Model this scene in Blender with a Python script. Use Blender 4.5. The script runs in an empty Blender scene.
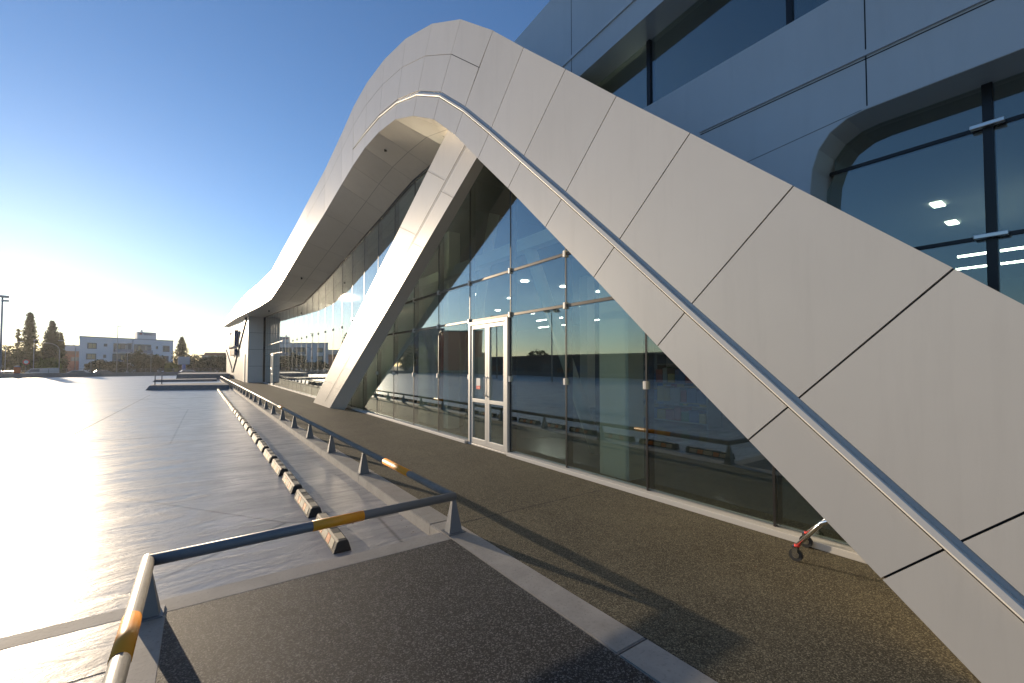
import bpy, bmesh, math, random
from mathutils import Vector, Matrix, Euler
from mathutils.geometry import tessellate_polygon

random.seed(7)
sc = bpy.context.scene
COL = sc.collection
R = math.radians

# ------------------------------------------------------------------ camera
cam_d = bpy.data.cameras.new("camera")
cam = bpy.data.objects.new("camera", cam_d)
COL.objects.link(cam)
cam.location = (0, 0, 1.6)
cam.rotation_euler = (R(90 + 1.7), 0, R(-35.208))
cam_d.sensor_width = 36
cam_d.lens = 437 / 1024 * 36
cam_d.shift_y = 0.01028
cam_d.clip_start = 0.05
cam_d.clip_end = 4000
sc.camera = cam

# ------------------------------------------------------------------ world, sun, exposure
SUN_AZ, SUN_EL = -14.3, 8.3          # degrees from +Y, degrees above the horizon
w = bpy.data.worlds.new("World")
sc.world = w
w.use_nodes = True
nt = w.node_tree
bg = nt.nodes["Background"]
sky = nt.nodes.new("ShaderNodeTexSky")
sky.sky_type = 'NISHITA'
sky.sun_disc = False
sky.sun_elevation = R(SUN_EL)
sky.sun_rotation = R(SUN_AZ)
sky.air_density = 1.0
sky.dust_density = 0.12
sky.ozone_density = 2.6
wb = nt.nodes.new("ShaderNodeMix")      # cool white balance of the clear evening sky
wb.data_type = 'RGBA'
wb.blend_type = 'MULTIPLY'
wb.inputs[0].default_value = 1.0
wb.inputs[7].default_value = (0.90, 1.0, 1.20, 1)
nt.links.new(sky.outputs[0], wb.inputs[6])
nt.links.new(wb.outputs[2], bg.inputs[0])
bg.inputs[1].default_value = 0.10
sd = bpy.data.lights.new("sun", 'SUN')
sd.energy = 3.6
sd.angle = R(0.5)
sd.color = (1.0, 0.80, 0.56)
sun = bpy.data.objects.new("sun", sd)
COL.objects.link(sun)
sv = Vector((math.sin(R(SUN_AZ)) * math.cos(R(SUN_EL)), math.cos(R(SUN_AZ)) * math.cos(R(SUN_EL)), math.sin(R(SUN_EL))))
sun.rotation_euler = sv.to_track_quat('Z', 'Y').to_euler()
vs = sc.view_settings
vs.view_transform = 'Standard'
vs.look = 'None'
vs.gamma = 1
vs.use_curve_mapping = False
vs.exposure = 0.76
sc.render.engine = 'CYCLES'
cy = sc.cycles
cy.use_denoising = True
cy.max_bounces = 10
cy.glossy_bounces = 6
cy.transparent_max_bounces = 24
cy.caustics_reflective = True
cy.blur_glossy = 0.6
cy.caustics_refractive = False
cy.sample_clamp_indirect = 6

# ------------------------------------------------------------------ materials
MATS = {}


def rgb(c):
    return (c[0], c[1], c[2], 1)


def pbr(name, col, rough=0.5, metal=0.0, emit=None, es=0, spec=0.5):
    if name in MATS:
        return MATS[name]
    m = bpy.data.materials.new(name)
    m.use_nodes = True
    b = m.node_tree.nodes["Principled BSDF"]
    b.inputs["Base Color"].default_value = rgb(col)
    b.inputs["Roughness"].default_value = rough
    b.inputs["Metallic"].default_value = metal
    b.inputs["Specular IOR Level"].default_value = spec
    if emit:
        b.inputs["Emission Color"].default_value = rgb(emit)
        b.inputs["Emission Strength"].default_value = es
    MATS[name] = m
    return m


def N(nt, t, **kw):
    n = nt.nodes.new(t)
    for k, v in kw.items():
        if k in n.inputs:
            n.inputs[k].default_value = v
        else:
            setattr(n, k, v)
    return n


def coords(nt, scale=(1, 1, 1), rot=(0, 0, 0), obj=True):
    tc = nt.nodes.new("ShaderNodeTexCoord")
    mp = nt.nodes.new("ShaderNodeMapping")
    mp.inputs["Scale"].default_value = scale
    mp.inputs["Rotation"].default_value = rot
    nt.links.new(tc.outputs["Object"], mp.inputs[0])
    return mp.outputs[0]


def noise(nt, vec, scale, detail=4, rough=0.55, dist=0.0):
    n = N(nt, "ShaderNodeTexNoise")
    n.inputs["Scale"].default_value = scale
    n.inputs["Detail"].default_value = detail
    n.inputs["Roughness"].default_value = rough
    n.inputs["Distortion"].default_value = dist
    nt.links.new(vec, n.inputs["Vector"])
    return n.outputs["Fac"]


def ramp(nt, fac, stops):
    r = nt.nodes.new("ShaderNodeValToRGB")
    e = r.color_ramp.elements
    while len(e) < len(stops):
        e.new(0.5)
    for i, (p, c) in enumerate(stops):
        e[i].position = p
        e[i].color = rgb(c) if isinstance(c, tuple) else (c, c, c, 1)
    nt.links.new(fac, r.inputs[0])
    return r.outputs[0]


def mixc(nt, fac, a, b, mode='MIX'):
    m = nt.nodes.new("ShaderNodeMix")
    m.data_type = 'RGBA'
    m.blend_type = mode
    for sock, v in ((m.inputs[0], fac), (m.inputs[6], a), (m.inputs[7], b)):
        if isinstance(v, (int, float)):
            sock.default_value = v
        elif isinstance(v, tuple):
            sock.default_value = rgb(v)
        else:
            nt.links.new(v, sock)
    return m.outputs[2]


def bump(nt, h, strength, dist):
    b = nt.nodes.new("ShaderNodeBump")
    b.inputs["Strength"].default_value = strength
    b.inputs["Distance"].default_value = dist
    nt.links.new(h, b.inputs["Height"])
    return b.outputs[0]


def newmat(name):
    m = bpy.data.materials.new(name)
    m.use_nodes = True
    MATS[name] = m
    return m, m.node_tree, m.node_tree.nodes["Principled BSDF"]


def mat_lot():
    m, nt, b = newmat("polished_concrete")
    v = coords(nt, (0.35, 1.6, 1), (0, 0, R(-6)))
    v2 = coords(nt)
    v3 = coords(nt, (0.5, 1.7, 1), (0, 0, R(-14)))
    big = noise(nt, v, 1.1, 6, 0.62, 0.8)
    streak = noise(nt, v3, 2.6, 8, 0.68, 0.9)
    blot = noise(nt, v2, 0.35, 5, 0.55, 0.3)
    fine = noise(nt, v2, 38, 5, 0.65)
    c = ramp(nt, big, [(0.3, (0.30, 0.295, 0.285)), (0.7, (0.46, 0.445, 0.415))])
    c = mixc(nt, ramp(nt, streak, [(0.42, 0.0), (0.62, 0.75)]), c, (0.20, 0.20, 0.205))
    c = mixc(nt, ramp(nt, streak, [(0.30, 0.6), (0.42, 0.0)]), c, (0.50, 0.48, 0.44))
    c = mixc(nt, ramp(nt, blot, [(0.35, 0.0), (0.7, 0.5)]), c, (0.29, 0.285, 0.28))
    c = mixc(nt, ramp(nt, fine, [(0.58, 0.0), (0.75, 0.5)]), c, (0.07, 0.065, 0.06))
    ck = N(nt, "ShaderNodeTexVoronoi")
    ck.feature = 'DISTANCE_TO_EDGE'
    ck.inputs["Scale"].default_value = 0.16
    nt.links.new(mixc(nt, 0.12, v2, N(nt, "ShaderNodeTexNoise").outputs["Color"]), ck.inputs["Vector"])
    c = mixc(nt, ramp(nt, ck.outputs["Distance"], [(0.0, 0.7), (0.0022, 0.0)]), c, (0.05, 0.05, 0.05))
    nt.links.new(c, b.inputs["Base Color"])
    r = ramp(nt, streak, [(0.3, 0.27), (0.7, 0.50)])
    nt.links.new(r, b.inputs["Roughness"])
    b.inputs["Specular IOR Level"].default_value = 0.33
    h2 = noise(nt, v2, 14, 5, 0.65)
    hh = nt.nodes.new("ShaderNodeMath")
    hh.operation = 'MULTIPLY_ADD'
    nt.links.new(h2, hh.inputs[0])
    hh.inputs[1].default_value = 0.22
    nt.links.new(streak, hh.inputs[2])
    nt.links.new(bump(nt, hh.outputs[0], 0.5, 0.018), b.inputs["Normal"])
    return m


def mat_asphalt(name, a, bcol, stone, rough=0.75, warm=0.0, grain=150):
    m, nt, b = newmat(name)
    v = coords(nt)
    vo = N(nt, "ShaderNodeTexVoronoi")
    vo.inputs["Scale"].default_value = grain
    nt.links.new(v, vo.inputs["Vector"])
    sep = N(nt, "ShaderNodeSeparateColor")
    nt.links.new(vo.outputs["Color"], sep.inputs[0])
    n1 = noise(nt, v, grain * 1.6, 3, 0.7)
    n2 = noise(nt, v, 0.8, 6, 0.6, 0.5)
    n3 = noise(nt, v, 6.0, 5, 0.65)
    c = mixc(nt, ramp(nt, n2, [(0.35, 0.0), (0.65, 1.0)]), a, bcol)
    st = noise(nt, coords(nt, (1.2, .25, 1)), 1.5, 7, .7, .6)
    c = mixc(nt, ramp(nt, st, [(0.5, 0.0), (0.68, 0.5)]), c, tuple(x * 0.6 for x in a))
    c = mixc(nt, ramp(nt, n3, [(0.42, 0.0), (0.72, 0.45)]), c, tuple(x * 0.55 for x in a))
    c = mixc(nt, ramp(nt, sep.outputs[0], [(0.55, 0.0), (0.95, 0.85)]), c, stone)
    c = mixc(nt, ramp(nt, sep.outputs[1], [(0.6, 0.0), (0.95, 0.8)]), c, tuple(x * 0.25 for x in a))
    nt.links.new(c, b.inputs["Base Color"])
    b.inputs["Roughness"].default_value = rough
    b.inputs["Specular IOR Level"].default_value = 0.22
    h = mixc(nt, 0.35, sep.outputs[2], n1)
    nt.links.new(bump(nt, h, 0.85, 0.008), b.inputs["Normal"])
    return m


def mat_concrete(name, a, bcol, rough=0.7):
    m, nt, b = newmat(name)
    v = coords(nt)
    n1 = noise(nt, v, 3.2, 6, 0.65, 0.3)
    n2 = noise(nt, v, 45, 4, 0.6)
    c = ramp(nt, n1, [(0.3, a), (0.72, bcol)])
    c = mixc(nt, ramp(nt, n2, [(0.55, 0.0), (0.75, 0.5)]), c, tuple(x * 0.45 for x in a))
    nt.links.new(c, b.inputs["Base Color"])
    b.inputs["Roughness"].default_value = rough
    nt.links.new(bump(nt, n2, 0.25, 0.004), b.inputs["Normal"])
    return m


def mat_panel(name, col, rough, metal=0.0):
    m, nt, b = newmat(name)
    v = coords(nt)
    n1 = noise(nt, v, 0.9, 4, 0.6, 0.2)
    n2 = noise(nt, v, 7, 5, 0.65)
    c = mixc(nt, ramp(nt, n1, [(0.3, 0.0), (0.75, 1.0)]), col, tuple(x * 0.93 for x in col))
    c = mixc(nt, ramp(nt, n2, [(0.66, 0.0), (0.85, 0.10)]), c, tuple(x * 0.8 for x in col))
    nt.links.new(c, b.inputs["Base Color"])
    r = ramp(nt, n1, [(0.3, rough - 0.015), (0.8, rough + 0.02)])
    geo = N(nt, "ShaderNodeNewGeometry")
    c = mixc(nt, 1.0, c, ramp(nt, geo.outputs["Random Per Island"], [(0.0, 0.93), (1.0, 1.0)]), 'MULTIPLY')
    vs_ = coords(nt, (5, 5, .45))
    n5 = noise(nt, vs_, 1.4, 5, 0.7)
    c = mixc(nt, 1.0, c, ramp(nt, n5, [(0.5, 1.0), (0.8, 0.93)]), 'MULTIPLY')
    nt.links.new(c, b.inputs["Base Color"])
    nt.links.new(r, b.inputs["Roughness"])
    b.inputs["Metallic"].default_value = metal
    n3 = noise(nt, v, 1.6, 2, 0.5)
    nt.links.new(bump(nt, n3, 0.025, 0.03), b.inputs["Normal"])
    return m


def mat_glass(name, tint, refl=0.22):
    m = bpy.data.materials.new(name)
    m.use_nodes = True
    nt = m.node_tree
    nt.nodes.clear()
    out = N(nt, "ShaderNodeOutputMaterial")
    tr = N(nt, "ShaderNodeBsdfTransparent")
    tr.inputs[0].default_value = rgb(tint)
    gl = N(nt, "ShaderNodeBsdfGlossy")
    gl.inputs["Roughness"].default_value = 0.012
    gl.inputs["Color"].default_value = (0.92, 0.96, 0.97, 1)
    lw = N(nt, "ShaderNodeLayerWeight")
    lw.inputs[0].default_value = 0.5
    pw = N(nt, "ShaderNodeMath")
    pw.operation = 'POWER'
    nt.links.new(lw.outputs["Facing"], pw.inputs[0])
    pw.inputs[1].default_value = 3.2
    ma = N(nt, "ShaderNodeMath")
    ma.operation = 'MULTIPLY_ADD'
    nt.links.new(pw.outputs[0], ma.inputs[0])
    ma.inputs[1].default_value = 0.85
    ma.inputs[2].default_value = refl
    ma.use_clamp = True
    mx = N(nt, "ShaderNodeMixShader")
    nt.links.new(ma.outputs[0], mx.inputs[0])
    nt.links.new(tr.outputs[0], mx.inputs[1])
    nt.links.new(gl.outputs[0], mx.inputs[2])
    nt.links.new(mx.outputs[0], out.inputs[0])
    v = coords(nt)
    oi = N(nt, "ShaderNodeObjectInfo")
    va = N(nt, "ShaderNodeVectorMath")
    va.operation = 'MULTIPLY_ADD'
    nt.links.new(oi.outputs["Random"], va.inputs[0])
    va.inputs[1].default_value = (37, 21, 53)
    nt.links.new(v, va.inputs[2])
    n = noise(nt, va.outputs[0], 0.55, 1, 0.4)
    nt.links.new(bump(nt, n, 0.045, 0.04), gl.inputs["Normal"])
    MATS[name] = m
    return m


def mat_leaf(name, a, bcol):
    m, nt, b = newmat(name)
    v = coords(nt)
    n = noise(nt, v, 0.9, 3, 0.6)
    c = ramp(nt, n, [(0.3, a), (0.7, bcol)])
    nt.links.new(c, b.inputs["Base Color"])
    b.inputs["Roughness"].default_value = 0.7
    b.inputs["Specular IOR Level"].default_value = 0.2
    tl = N(nt, "ShaderNodeBsdfTranslucent")
    nt.links.new(c, tl.inputs[0])
    mx = N(nt, "ShaderNodeMixShader")
    mx.inputs[0].default_value = 0.45
    nt.links.new(b.outputs[0], mx.inputs[1])
    nt.links.new(tl.outputs[0], mx.inputs[2])
    nt.links.new(mx.outputs[0], nt.nodes["Material Output"].inputs[0])
    return m


LOT = mat_lot()
ASPH = mat_asphalt("dark_asphalt", (0.016, 0.017, 0.020), (0.028, 0.028, 0.030), (0.19, 0.185, 0.18), .62)
WALK = mat_asphalt("exposed_aggregate", (0.075, 0.065, 0.044), (0.12, 0.104, 0.068), (0.30, 0.265, 0.175), 0.8, grain=170)
ROAD = mat_asphalt("road_asphalt", (0.05, 0.05, 0.05), (0.07, 0.07, 0.07), (0.12, 0.12, 0.12), 0.85)
CONC = mat_concrete("concrete", (0.24, 0.225, 0.20), (0.36, 0.335, 0.30))
CONC_D = mat_concrete("weathered_concrete", (0.13, 0.13, 0.13), (0.20, 0.195, 0.19))
EARTH = mat_concrete("dry_earth", (0.16, 0.13, 0.085), (0.24, 0.20, 0.13), 0.95)
PANEL = mat_panel("satin_cladding", (0.64, 0.60, 0.535), 0.40, 0.12)
PANEL_S = mat_panel("soffit_cladding", (0.64, 0.60, 0.53), 0.36, 0.15)
PANEL_U = mat_panel("upper_cladding", (0.60, 0.60, 0.60), 0.42, 0.12)
DARK = pbr("joint_black", (0.015, 0.015, 0.017), 0.8)
TRIM = pbr("satin_aluminium", (0.75, 0.73, 0.70), 0.28, 0.9)
FRAME_W = pbr("pale_frame", (0.62, 0.60, 0.56), 0.4, 0.3)
FRAME_D = pbr("dark_frame", (0.045, 0.042, 0.04), 0.4, 0.5)
STEEL = pbr("painted_steel", (0.15, 0.155, 0.165), 0.5, 0.2)
GALV = mat_concrete("galvanised_tube", (0.18, 0.17, 0.15), (0.27, 0.25, 0.22), 0.5)
TAPE = pbr("orange_tape", (0.80, 0.30, 0.01), 0.45)
GLASS = mat_glass("green_glass", (0.75, 0.82, 0.775), 0.16)
GLASS_U = mat_glass("upper_glass", (0.60, 0.68, 0.62), 0.17)
RUBBER = pbr("black_rubber", (0.02, 0.02, 0.02), 0.7)
CHROME = pbr("chrome", (0.8, 0.8, 0.8), 0.15, 1.0)
RED = pbr("red_plastic", (0.7, 0.03, 0.02), 0.4)
LAMPW = pbr("ceiling_lamp", (1, 1, 1), 0.5, 0, (1.0, 0.97, 0.9), 13.0)


def hazy(name, col, rough=0.8):
    return pbr(name, col, rough)


# ------------------------------------------------------------------ object helpers
def tag(o, label=None, cat=None, group=None, kind=None):
    if label:
        o["label"] = label
    if cat:
        o["category"] = cat
    if group:
        o["group"] = group
    if kind:
        o["kind"] = kind
    return o


def empty(name, loc=(0, 0, 0), rz=0.0, label=None, cat=None, group=None):
    o = bpy.data.objects.new(name, None)
    COL.objects.link(o)
    o.location = loc
    o.rotation_euler = (0, 0, rz)
    return tag(o, label, cat, group)


def mk(name, bm, mat, parent=None, smooth=False):
    bmesh.ops.recalc_face_normals(bm, faces=bm.faces[:])
    me = bpy.data.meshes.new(name)
    bm.to_mesh(me)
    bm.free()
    for mm in (mat if isinstance(mat, (list, tuple)) else [mat]):
        me.materials.append(mm)
    if smooth:
        for p in me.polygons:
            p.use_smooth = True
    o = bpy.data.objects.new(name, me)
    COL.objects.link(o)
    if parent is not None:
        o.parent = parent
    return o


def box(bm, x0, x1, y0, y1, z0, z1, bev=0.0, mi=0):
    vs_ = [bm.verts.new(p) for p in ((x0, y0, z0), (x1, y0, z0), (x1, y1, z0), (x0, y1, z0),
                                     (x0, y0, z1), (x1, y0, z1), (x1, y1, z1), (x0, y1, z1))]
    fs = [bm.faces.new([vs_[i] for i in f]) for f in ((0, 3, 2, 1), (4, 5, 6, 7), (0, 1, 5, 4), (1, 2, 6, 5), (2, 3, 7, 6), (3, 0, 4, 7))]
    for f in fs:
        f.material_index = mi
    if bev > 0:
        es = list({e for f in fs for e in f.edges})
        bmesh.ops.bevel(bm, geom=es, offset=bev, segments=2, affect='EDGES', profile=0.5)
    return vs_


def prism(bm, pts, d, mi=0):
    """pts: 3D loop; extruded by vector d"""
    d = Vector(d)
    a = [bm.verts.new(p) for p in pts]
    b = [bm.verts.new(Vector(p) + d) for p in pts]
    n = len(a)
    fs = [bm.faces.new(a), bm.faces.new(b[::-1])]
    for i in range(n):
        fs.append(bm.faces.new((a[i], a[(i + 1) % n], b[(i + 1) % n], b[i])))
    for f in fs:
        f.material_index = mi


def hexa(bm, a, b, mi=0):
    """two matching quads a, b -> solid"""
    A = [bm.verts.new(p) for p in a]
    B = [bm.verts.new(p) for p in b]
    n = len(A)
    fs = [bm.faces.new(A), bm.faces.new(B[::-1])]
    for i in range(n):
        fs.append(bm.faces.new((A[i], A[(i + 1) % n], B[(i + 1) % n], B[i])))
    for f in fs:
        f.material_index = mi


def tube(bm, pts, r, seg=12, caps=True, mi=0):
    pts = [Vector(p) for p in pts]
    rings = []
    for i, p in enumerate(pts):
        rr = r[i] if isinstance(r, (list, tuple)) else r
        if i == 0:
            t = (pts[1] - p).normalized()
        elif i == len(pts) - 1:
            t = (p - pts[i - 1]).normalized()
        else:
            t = ((pts[i + 1] - p).normalized() + (p - pts[i - 1]).normalized()).normalized()
            c = t.dot((p - pts[i - 1]).normalized())
        up = Vector((0, 0, 1)) if abs(t.z) < 0.95 else Vector((1, 0, 0))
        s = t.cross(up).normalized()
        u = s.cross(t).normalized()
        rings.append([bm.verts.new(p + (s * math.cos(a) + u * math.sin(a)) * rr) for a in [2 * math.pi * k / seg for k in range(seg)]])
    for i in range(len(rings) - 1):
        for k in range(seg):
            f = bm.faces.new((rings[i][k], rings[i][(k + 1) % seg], rings[i + 1][(k + 1) % seg], rings[i + 1][k]))
            f.smooth = True
            f.material_index = mi
    if caps:
        for rg in (rings[0][::-1], rings[-1]):
            f = bm.faces.new(rg)
            f.material_index = mi


def interp(tab, y):
    if y <= tab[0][0]:
        a, b = tab[0], tab[1]
    elif y >= tab[-1][0]:
        a, b = tab[-2], tab[-1]
    else:
        for i in range(len(tab) - 1):
            if tab[i][0] <= y <= tab[i + 1][0]:
                a, b = tab[i], tab[i + 1]
                break
    t = (y - a[0]) / (b[0] - a[0])
    return a[1] + (b[1] - a[1]) * t


def copy_tree(o, parent=None):
    c = o.copy()
    COL.objects.link(c)
    c.parent = parent
    for ch in [x for x in bpy.data.objects if x.parent == o]:
        copy_tree(ch, c)
    return c


# ================================================================== GROUND
def sheet(name, x0, x1, y0, y1, z, mat, label=None):
    bm = bmesh.new()
    bm.faces.new([bm.verts.new(p) for p in ((x0, y0, z), (x1, y0, z), (x1, y1, z), (x0, y1, z))])
    return tag(mk(name, bm, mat), kind='structure')


bm = bmesh.new()
bm.faces.new([bm.verts.new(p) for p in ((-900, -300, -1.2), (900, -300, -1.2), (900, 1000, -1.2), (-900, 1000, -1.2))])
tag(mk("ground", bm, EARTH), kind='structure')

# thin evening haze, one closed box round the whole place (sky outside it)
hm = bpy.data.materials.new("haze")
hm.use_nodes = True
hn = hm.node_tree
hn.nodes.clear()
ho = hn.nodes.new("ShaderNodeOutputMaterial")
hv = hn.nodes.new("ShaderNodeVolumePrincipled")
hv.inputs["Density"].default_value = 0.0003
hv.inputs["Anisotropy"].default_value = 0.5
hv.inputs["Color"].default_value = (0.93, 0.94, 0.96, 1)
hn.links.new(hv.outputs[0], ho.inputs["Volume"])
bm = bmesh.new()
box(bm, -950, 950, -350, 1050, -2.6, 22)
tag(mk("haze", bm, hm), kind='stuff')

# parking lot deck
bm = bmesh.new()
prism(bm, [(-62, -30, -0.12), (12, -30, -0.12), (12, 96.0, -0.12), (1.5, 93.0, -0.12), (-62, 73.5, -0.12)], (0, 0, -1.2))
tag(mk("parking_lot", bm, LOT), kind='structure')

# expansion joints cut in the lot, and the pale strip in front of the platform
bm = bmesh.new()
for (a, b, wd) in (((-60, 31.0), (1.4, 28.3), 0.05), ((-2.48, 32.5), (-2.75, -8), 0.012), ((-60, 60), (0.9, 56), 0.05),
                   ((-14.0, 70), (-14.6, -8), 0.012), ((-28, 70), (-28.5, -8), 0.012), ((-60, 15.2), (0.7, 13.4), 0.012), ((-9, 3.36), (-0.37, 3.36), 0.005)):
    a = Vector((*a, -0.1188))
    b = Vector((*b, -0.1188))
    s = (b - a).normalized().cross(Vector((0, 0, 1))) * wd
    bm.faces.new([bm.verts.new(p) for p in (a - s, b - s, b + s, a + s)])
tag(mk("lot_joint_lines", bm, pbr("joint_filler", (0.04, 0.04, 0.04), 0.9)), kind='structure')
bm = bmesh.new()
bm.faces.new([bm.verts.new(p) for p in ((-9, 3.98, -0.1188), (-0.361, 3.98, -0.1188), (-0.361, 4.15, -0.1188), (-9, 4.15, -0.1188))])
tag(mk("concrete_strip", bm, CONC), kind='structure')


def kx(y):
    return 1.885 - 0.0064 * (y - 4)


# sidewalk
bm = bmesh.new()
prism(bm, [(kx(-8) + 0.25, -8, 0), (5.0, -8, 0), (5.0, 90, 0), (kx(90) + 0.25, 90, 0)], (0, 0, -0.5))
tag(mk("sidewalk", bm, WALK), kind='structure')
bm = bmesh.new()
y = -8.0
L = 2.42
while y < 88:
    y1 = y + L
    hexa(bm, [(kx(y), y + 0.005, -0.5), (kx(y) + 0.25, y + 0.005, -0.5), (kx(y1) + 0.25, y1 - 0.005, -0.5), (kx(y1), y1 - 0.005, -0.5)],
         [(kx(y), y + 0.005, 0.0015), (kx(y) + 0.25, y + 0.005, 0.0015), (kx(y1) + 0.25, y1 - 0.005, 0.0015), (kx(y1), y1 - 0.005, 0.0015)])
    y = y1
bmesh.ops.bevel(bm, geom=[e for e in bm.edges if all(v.co.z > 0 for v in e.verts)], offset=0.008, segments=2, affect='EDGES')
tag(mk("sidewalk_kerb", bm, CONC), kind='structure')
# joint lines across the sidewalk
bm = bmesh.new()
for yy in (3.95, 7.05, 10.15, 13.2, 15.4, 18.5, 21.6, 24.7, 27.8, 30.9, 34, 37.1, 40.2):
    bm.faces.new([bm.verts.new(p) for p in ((2.14, yy, 0.0012), (4.36, yy, 0.0012), (4.36, yy + 0.012, 0.0012), (2.14, yy + 0.012, 0.0012))])
tag(mk("sidewalk_joint_lines", bm, pbr("dark_joint", (0.03, 0.025, 0.02), 0.9)), kind='structure')

# platform in the foreground
bm = bmesh.new()
prism(bm, [(-0.17, -8, 0.002), (kx(0) - 0.002, -8, 0.002), (kx(3) - 0.004, 3.64, 0.002), (-0.17, 3.64, 0.002)], (0, 0, -0.5))
tag(mk("platform", bm, ASPH), kind='structure')
bm = bmesh.new()
box(bm, -0.36, kx(4) - 0.004, 3.64, 3.84, -0.5, 0.003, 0.003)
box(bm, -0.36, -0.17, -8, 3.638, -0.5, 0.003, 0.003)
tag(mk("platform_kerb", bm, CONC), kind='structure')

# ================================================================== BUILDING
B = empty("retail_building", (4.48, 10, 0), 0,
          "large pale clad retail building with a swooping white arch over its glass front", "building")


def part(name, bm, mat, parent=B, smooth=False):
    o = mk(name, bm, mat, None, smooth)
    # geometry is written in world space: keep it there under the building
    if parent is B:
        o.parent = B
        o.matrix_parent_inverse = Matrix.Translation((-4.48, -10, 0))
    else:
        o.parent = parent
    return o


# stations of the arch: X, outer(Y,z), mid(Y,z), groove(Y,z), inner(Y,z), z at glass
S = [
    (3.2, (-1.73, .01), None, (-.95, -.69), (-.62, -1.0), None),
    (3.2, (-.98, .71), None, (-.21, 0), (.12, -.32), None),
    (3.2, (-.23, 1.41), None, (.53, .69), (.86, .37), None),
    (3.2, (.52, 2.11), None, (1.27, 1.38), (1.60, 1.06), None),
    (3.2, (1.27, 2.80), None, (2.03, 2.09), (2.36, 1.76), None),
    (3.2, (2.02, 3.49), None, (2.77, 2.79), (3.11, 2.48), None),
    (3.2, (2.79, 4.19), None, (3.52, 3.49), (3.87, 3.19), None),
    (3.2, (3.51, 4.86), None, (4.28, 4.19), (4.63, 3.90), None),
    (3.2, (4.28, 5.57), None, (5.03, 4.88), (5.40, 4.59), None),
    (3.2, (4.99, 6.24), (5.37, 5.93), (5.78, 5.55), (6.11, 5.25), None),
    (3.2, (5.93, 7.02), (6.25, 6.65), (6.63, 6.22), (6.90, 5.87), 5.87),
    (3.2, (6.99, 7.64), (7.27, 7.22), (7.59, 6.74), (7.83, 6.37), 6.30),
    (3.2, (8.22, 8.14), (8.42, 7.66), (8.66, 7.12), (8.80, 6.75), 6.48),
    (3.2, (9.50, 8.46), (9.62, 7.94), (9.80, 7.35), (9.88, 6.95), 6.50),
    (3.2, (10.80, 8.62), (10.82, 8.08), (10.86, 7.44), (10.93, 7.02), 6.50),
    (3.2, (11.97, 8.60), (11.97, 8.07), (11.97, 7.44), (12.0, 6.97), 6.40),
    (3.2, (13.18, 8.40), (13.18, 7.90), (13.18, 7.30), (13.18, 6.86), 6.25),
    (3.15, (15.1, 8.02), (15.1, 7.5), (15.1, 7.0), (15.1, 6.55), 6.07),
    (3.05, (17.6, 7.63), (17.6, 7.1), (17.6, 6.6), (17.6, 6.17), 5.78),
    (3.0, (19.9, 7.33), (19.9, 6.8), (19.9, 6.3), (19.9, 5.85), 5.54),
    (2.93, (23.0, 6.98), (23, 6.45), (23, 5.95), (23.0, 5.42), 5.26),
    (2.89, (26.4, 6.66), (26.4, 6.1), (26.4, 5.6), (26.4, 5.12), 5.04),
    (2.76, (31.0, 6.72), (31, 6.15), (31, 5.6), (31.0, 5.20), 5.25),
    (2.62, (38.5, 7.08), (38.5, 6.5), (38.5, 6), (38.5, 5.55), 5.65),
    (2.45, (50.0, 7.40), (50, 6.9), (50, 6.5), (50.0, 6.1), 6.12),
    (2.20, (75.0, 7.80), (75, 7.5), (75, 7.3), (75.0, 7.07), 7.12),
]


def p3(X, yz):
    return Vector((X, yz[0], yz[1]))


def inset_quad(q, g):
    """shrink quad (in its plane) by g on every side"""
    n = len(q)
    out = []
    nrm = (q[1] - q[0]).cross(q[2] - q[1]).normalized()
    for i in range(n):
        a, b, c = q[i - 1], q[i], q[(i + 1) % n]
        e1 = (b - a).normalized()
        e2 = (c - b).normalized()
        n1 = nrm.cross(e1)
        n2 = nrm.cross(e2)
        m = n1 + n2
        m = m / (1 + n1.dot(n2))
        out.append(b + m * g)
    return out


def panel(bm, q, g, off):
    q = inset_quad([Vector(p) for p in q], g)
    q2 = [p + Vector(off) for p in q]
    hexa(bm, q, q2)


GS = 15          # the ledge stops at this station
CH = 0.085       # width of the ledge channel


def along(a, b, d):
    """point d metres from a toward b (2D)"""
    l = math.hypot(b[0] - a[0], b[1] - a[1])
    return (a[0] + (b[0] - a[0]) * d / l, a[1] + (b[1] - a[1]) * d / l)


bm = bmesh.new()
for i in range(len(S) - 1):
    a, b = S[i], S[i + 1]
    g = 0.006 if i < 10 else 0.005
    Xa, Xb = a[0], b[0]
    off = (0.03, 0, 0)
    top_a, top_b = a[1], b[1]
    if a[2] or (b[2] and i >= 9):
        panel(bm, [p3(Xa, a[1]), p3(Xb, b[1]), p3(Xb, b[2]), p3(Xa, a[2])], g * .6, off)
        top_a, top_b = a[2], b[2]
    if i < GS:
        panel(bm, [p3(Xa, top_a), p3(Xb, top_b), p3(Xb, b[3]), p3(Xa, a[3])], g, off)
        la, lb = along(a[3], a[4], CH), along(b[3], b[4], CH if i < GS - 1 else 0.0)
        panel(bm, [p3(Xa, la), p3(Xb, lb), p3(Xb, b[4]), p3(Xa, a[4])], g, off)
    else:
        panel(bm, [p3(Xa, top_a), p3(Xb, top_b), p3(Xb, b[4]), p3(Xa, a[4])], g, off)
arch = part("facade_arch", bm, PANEL)

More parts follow.
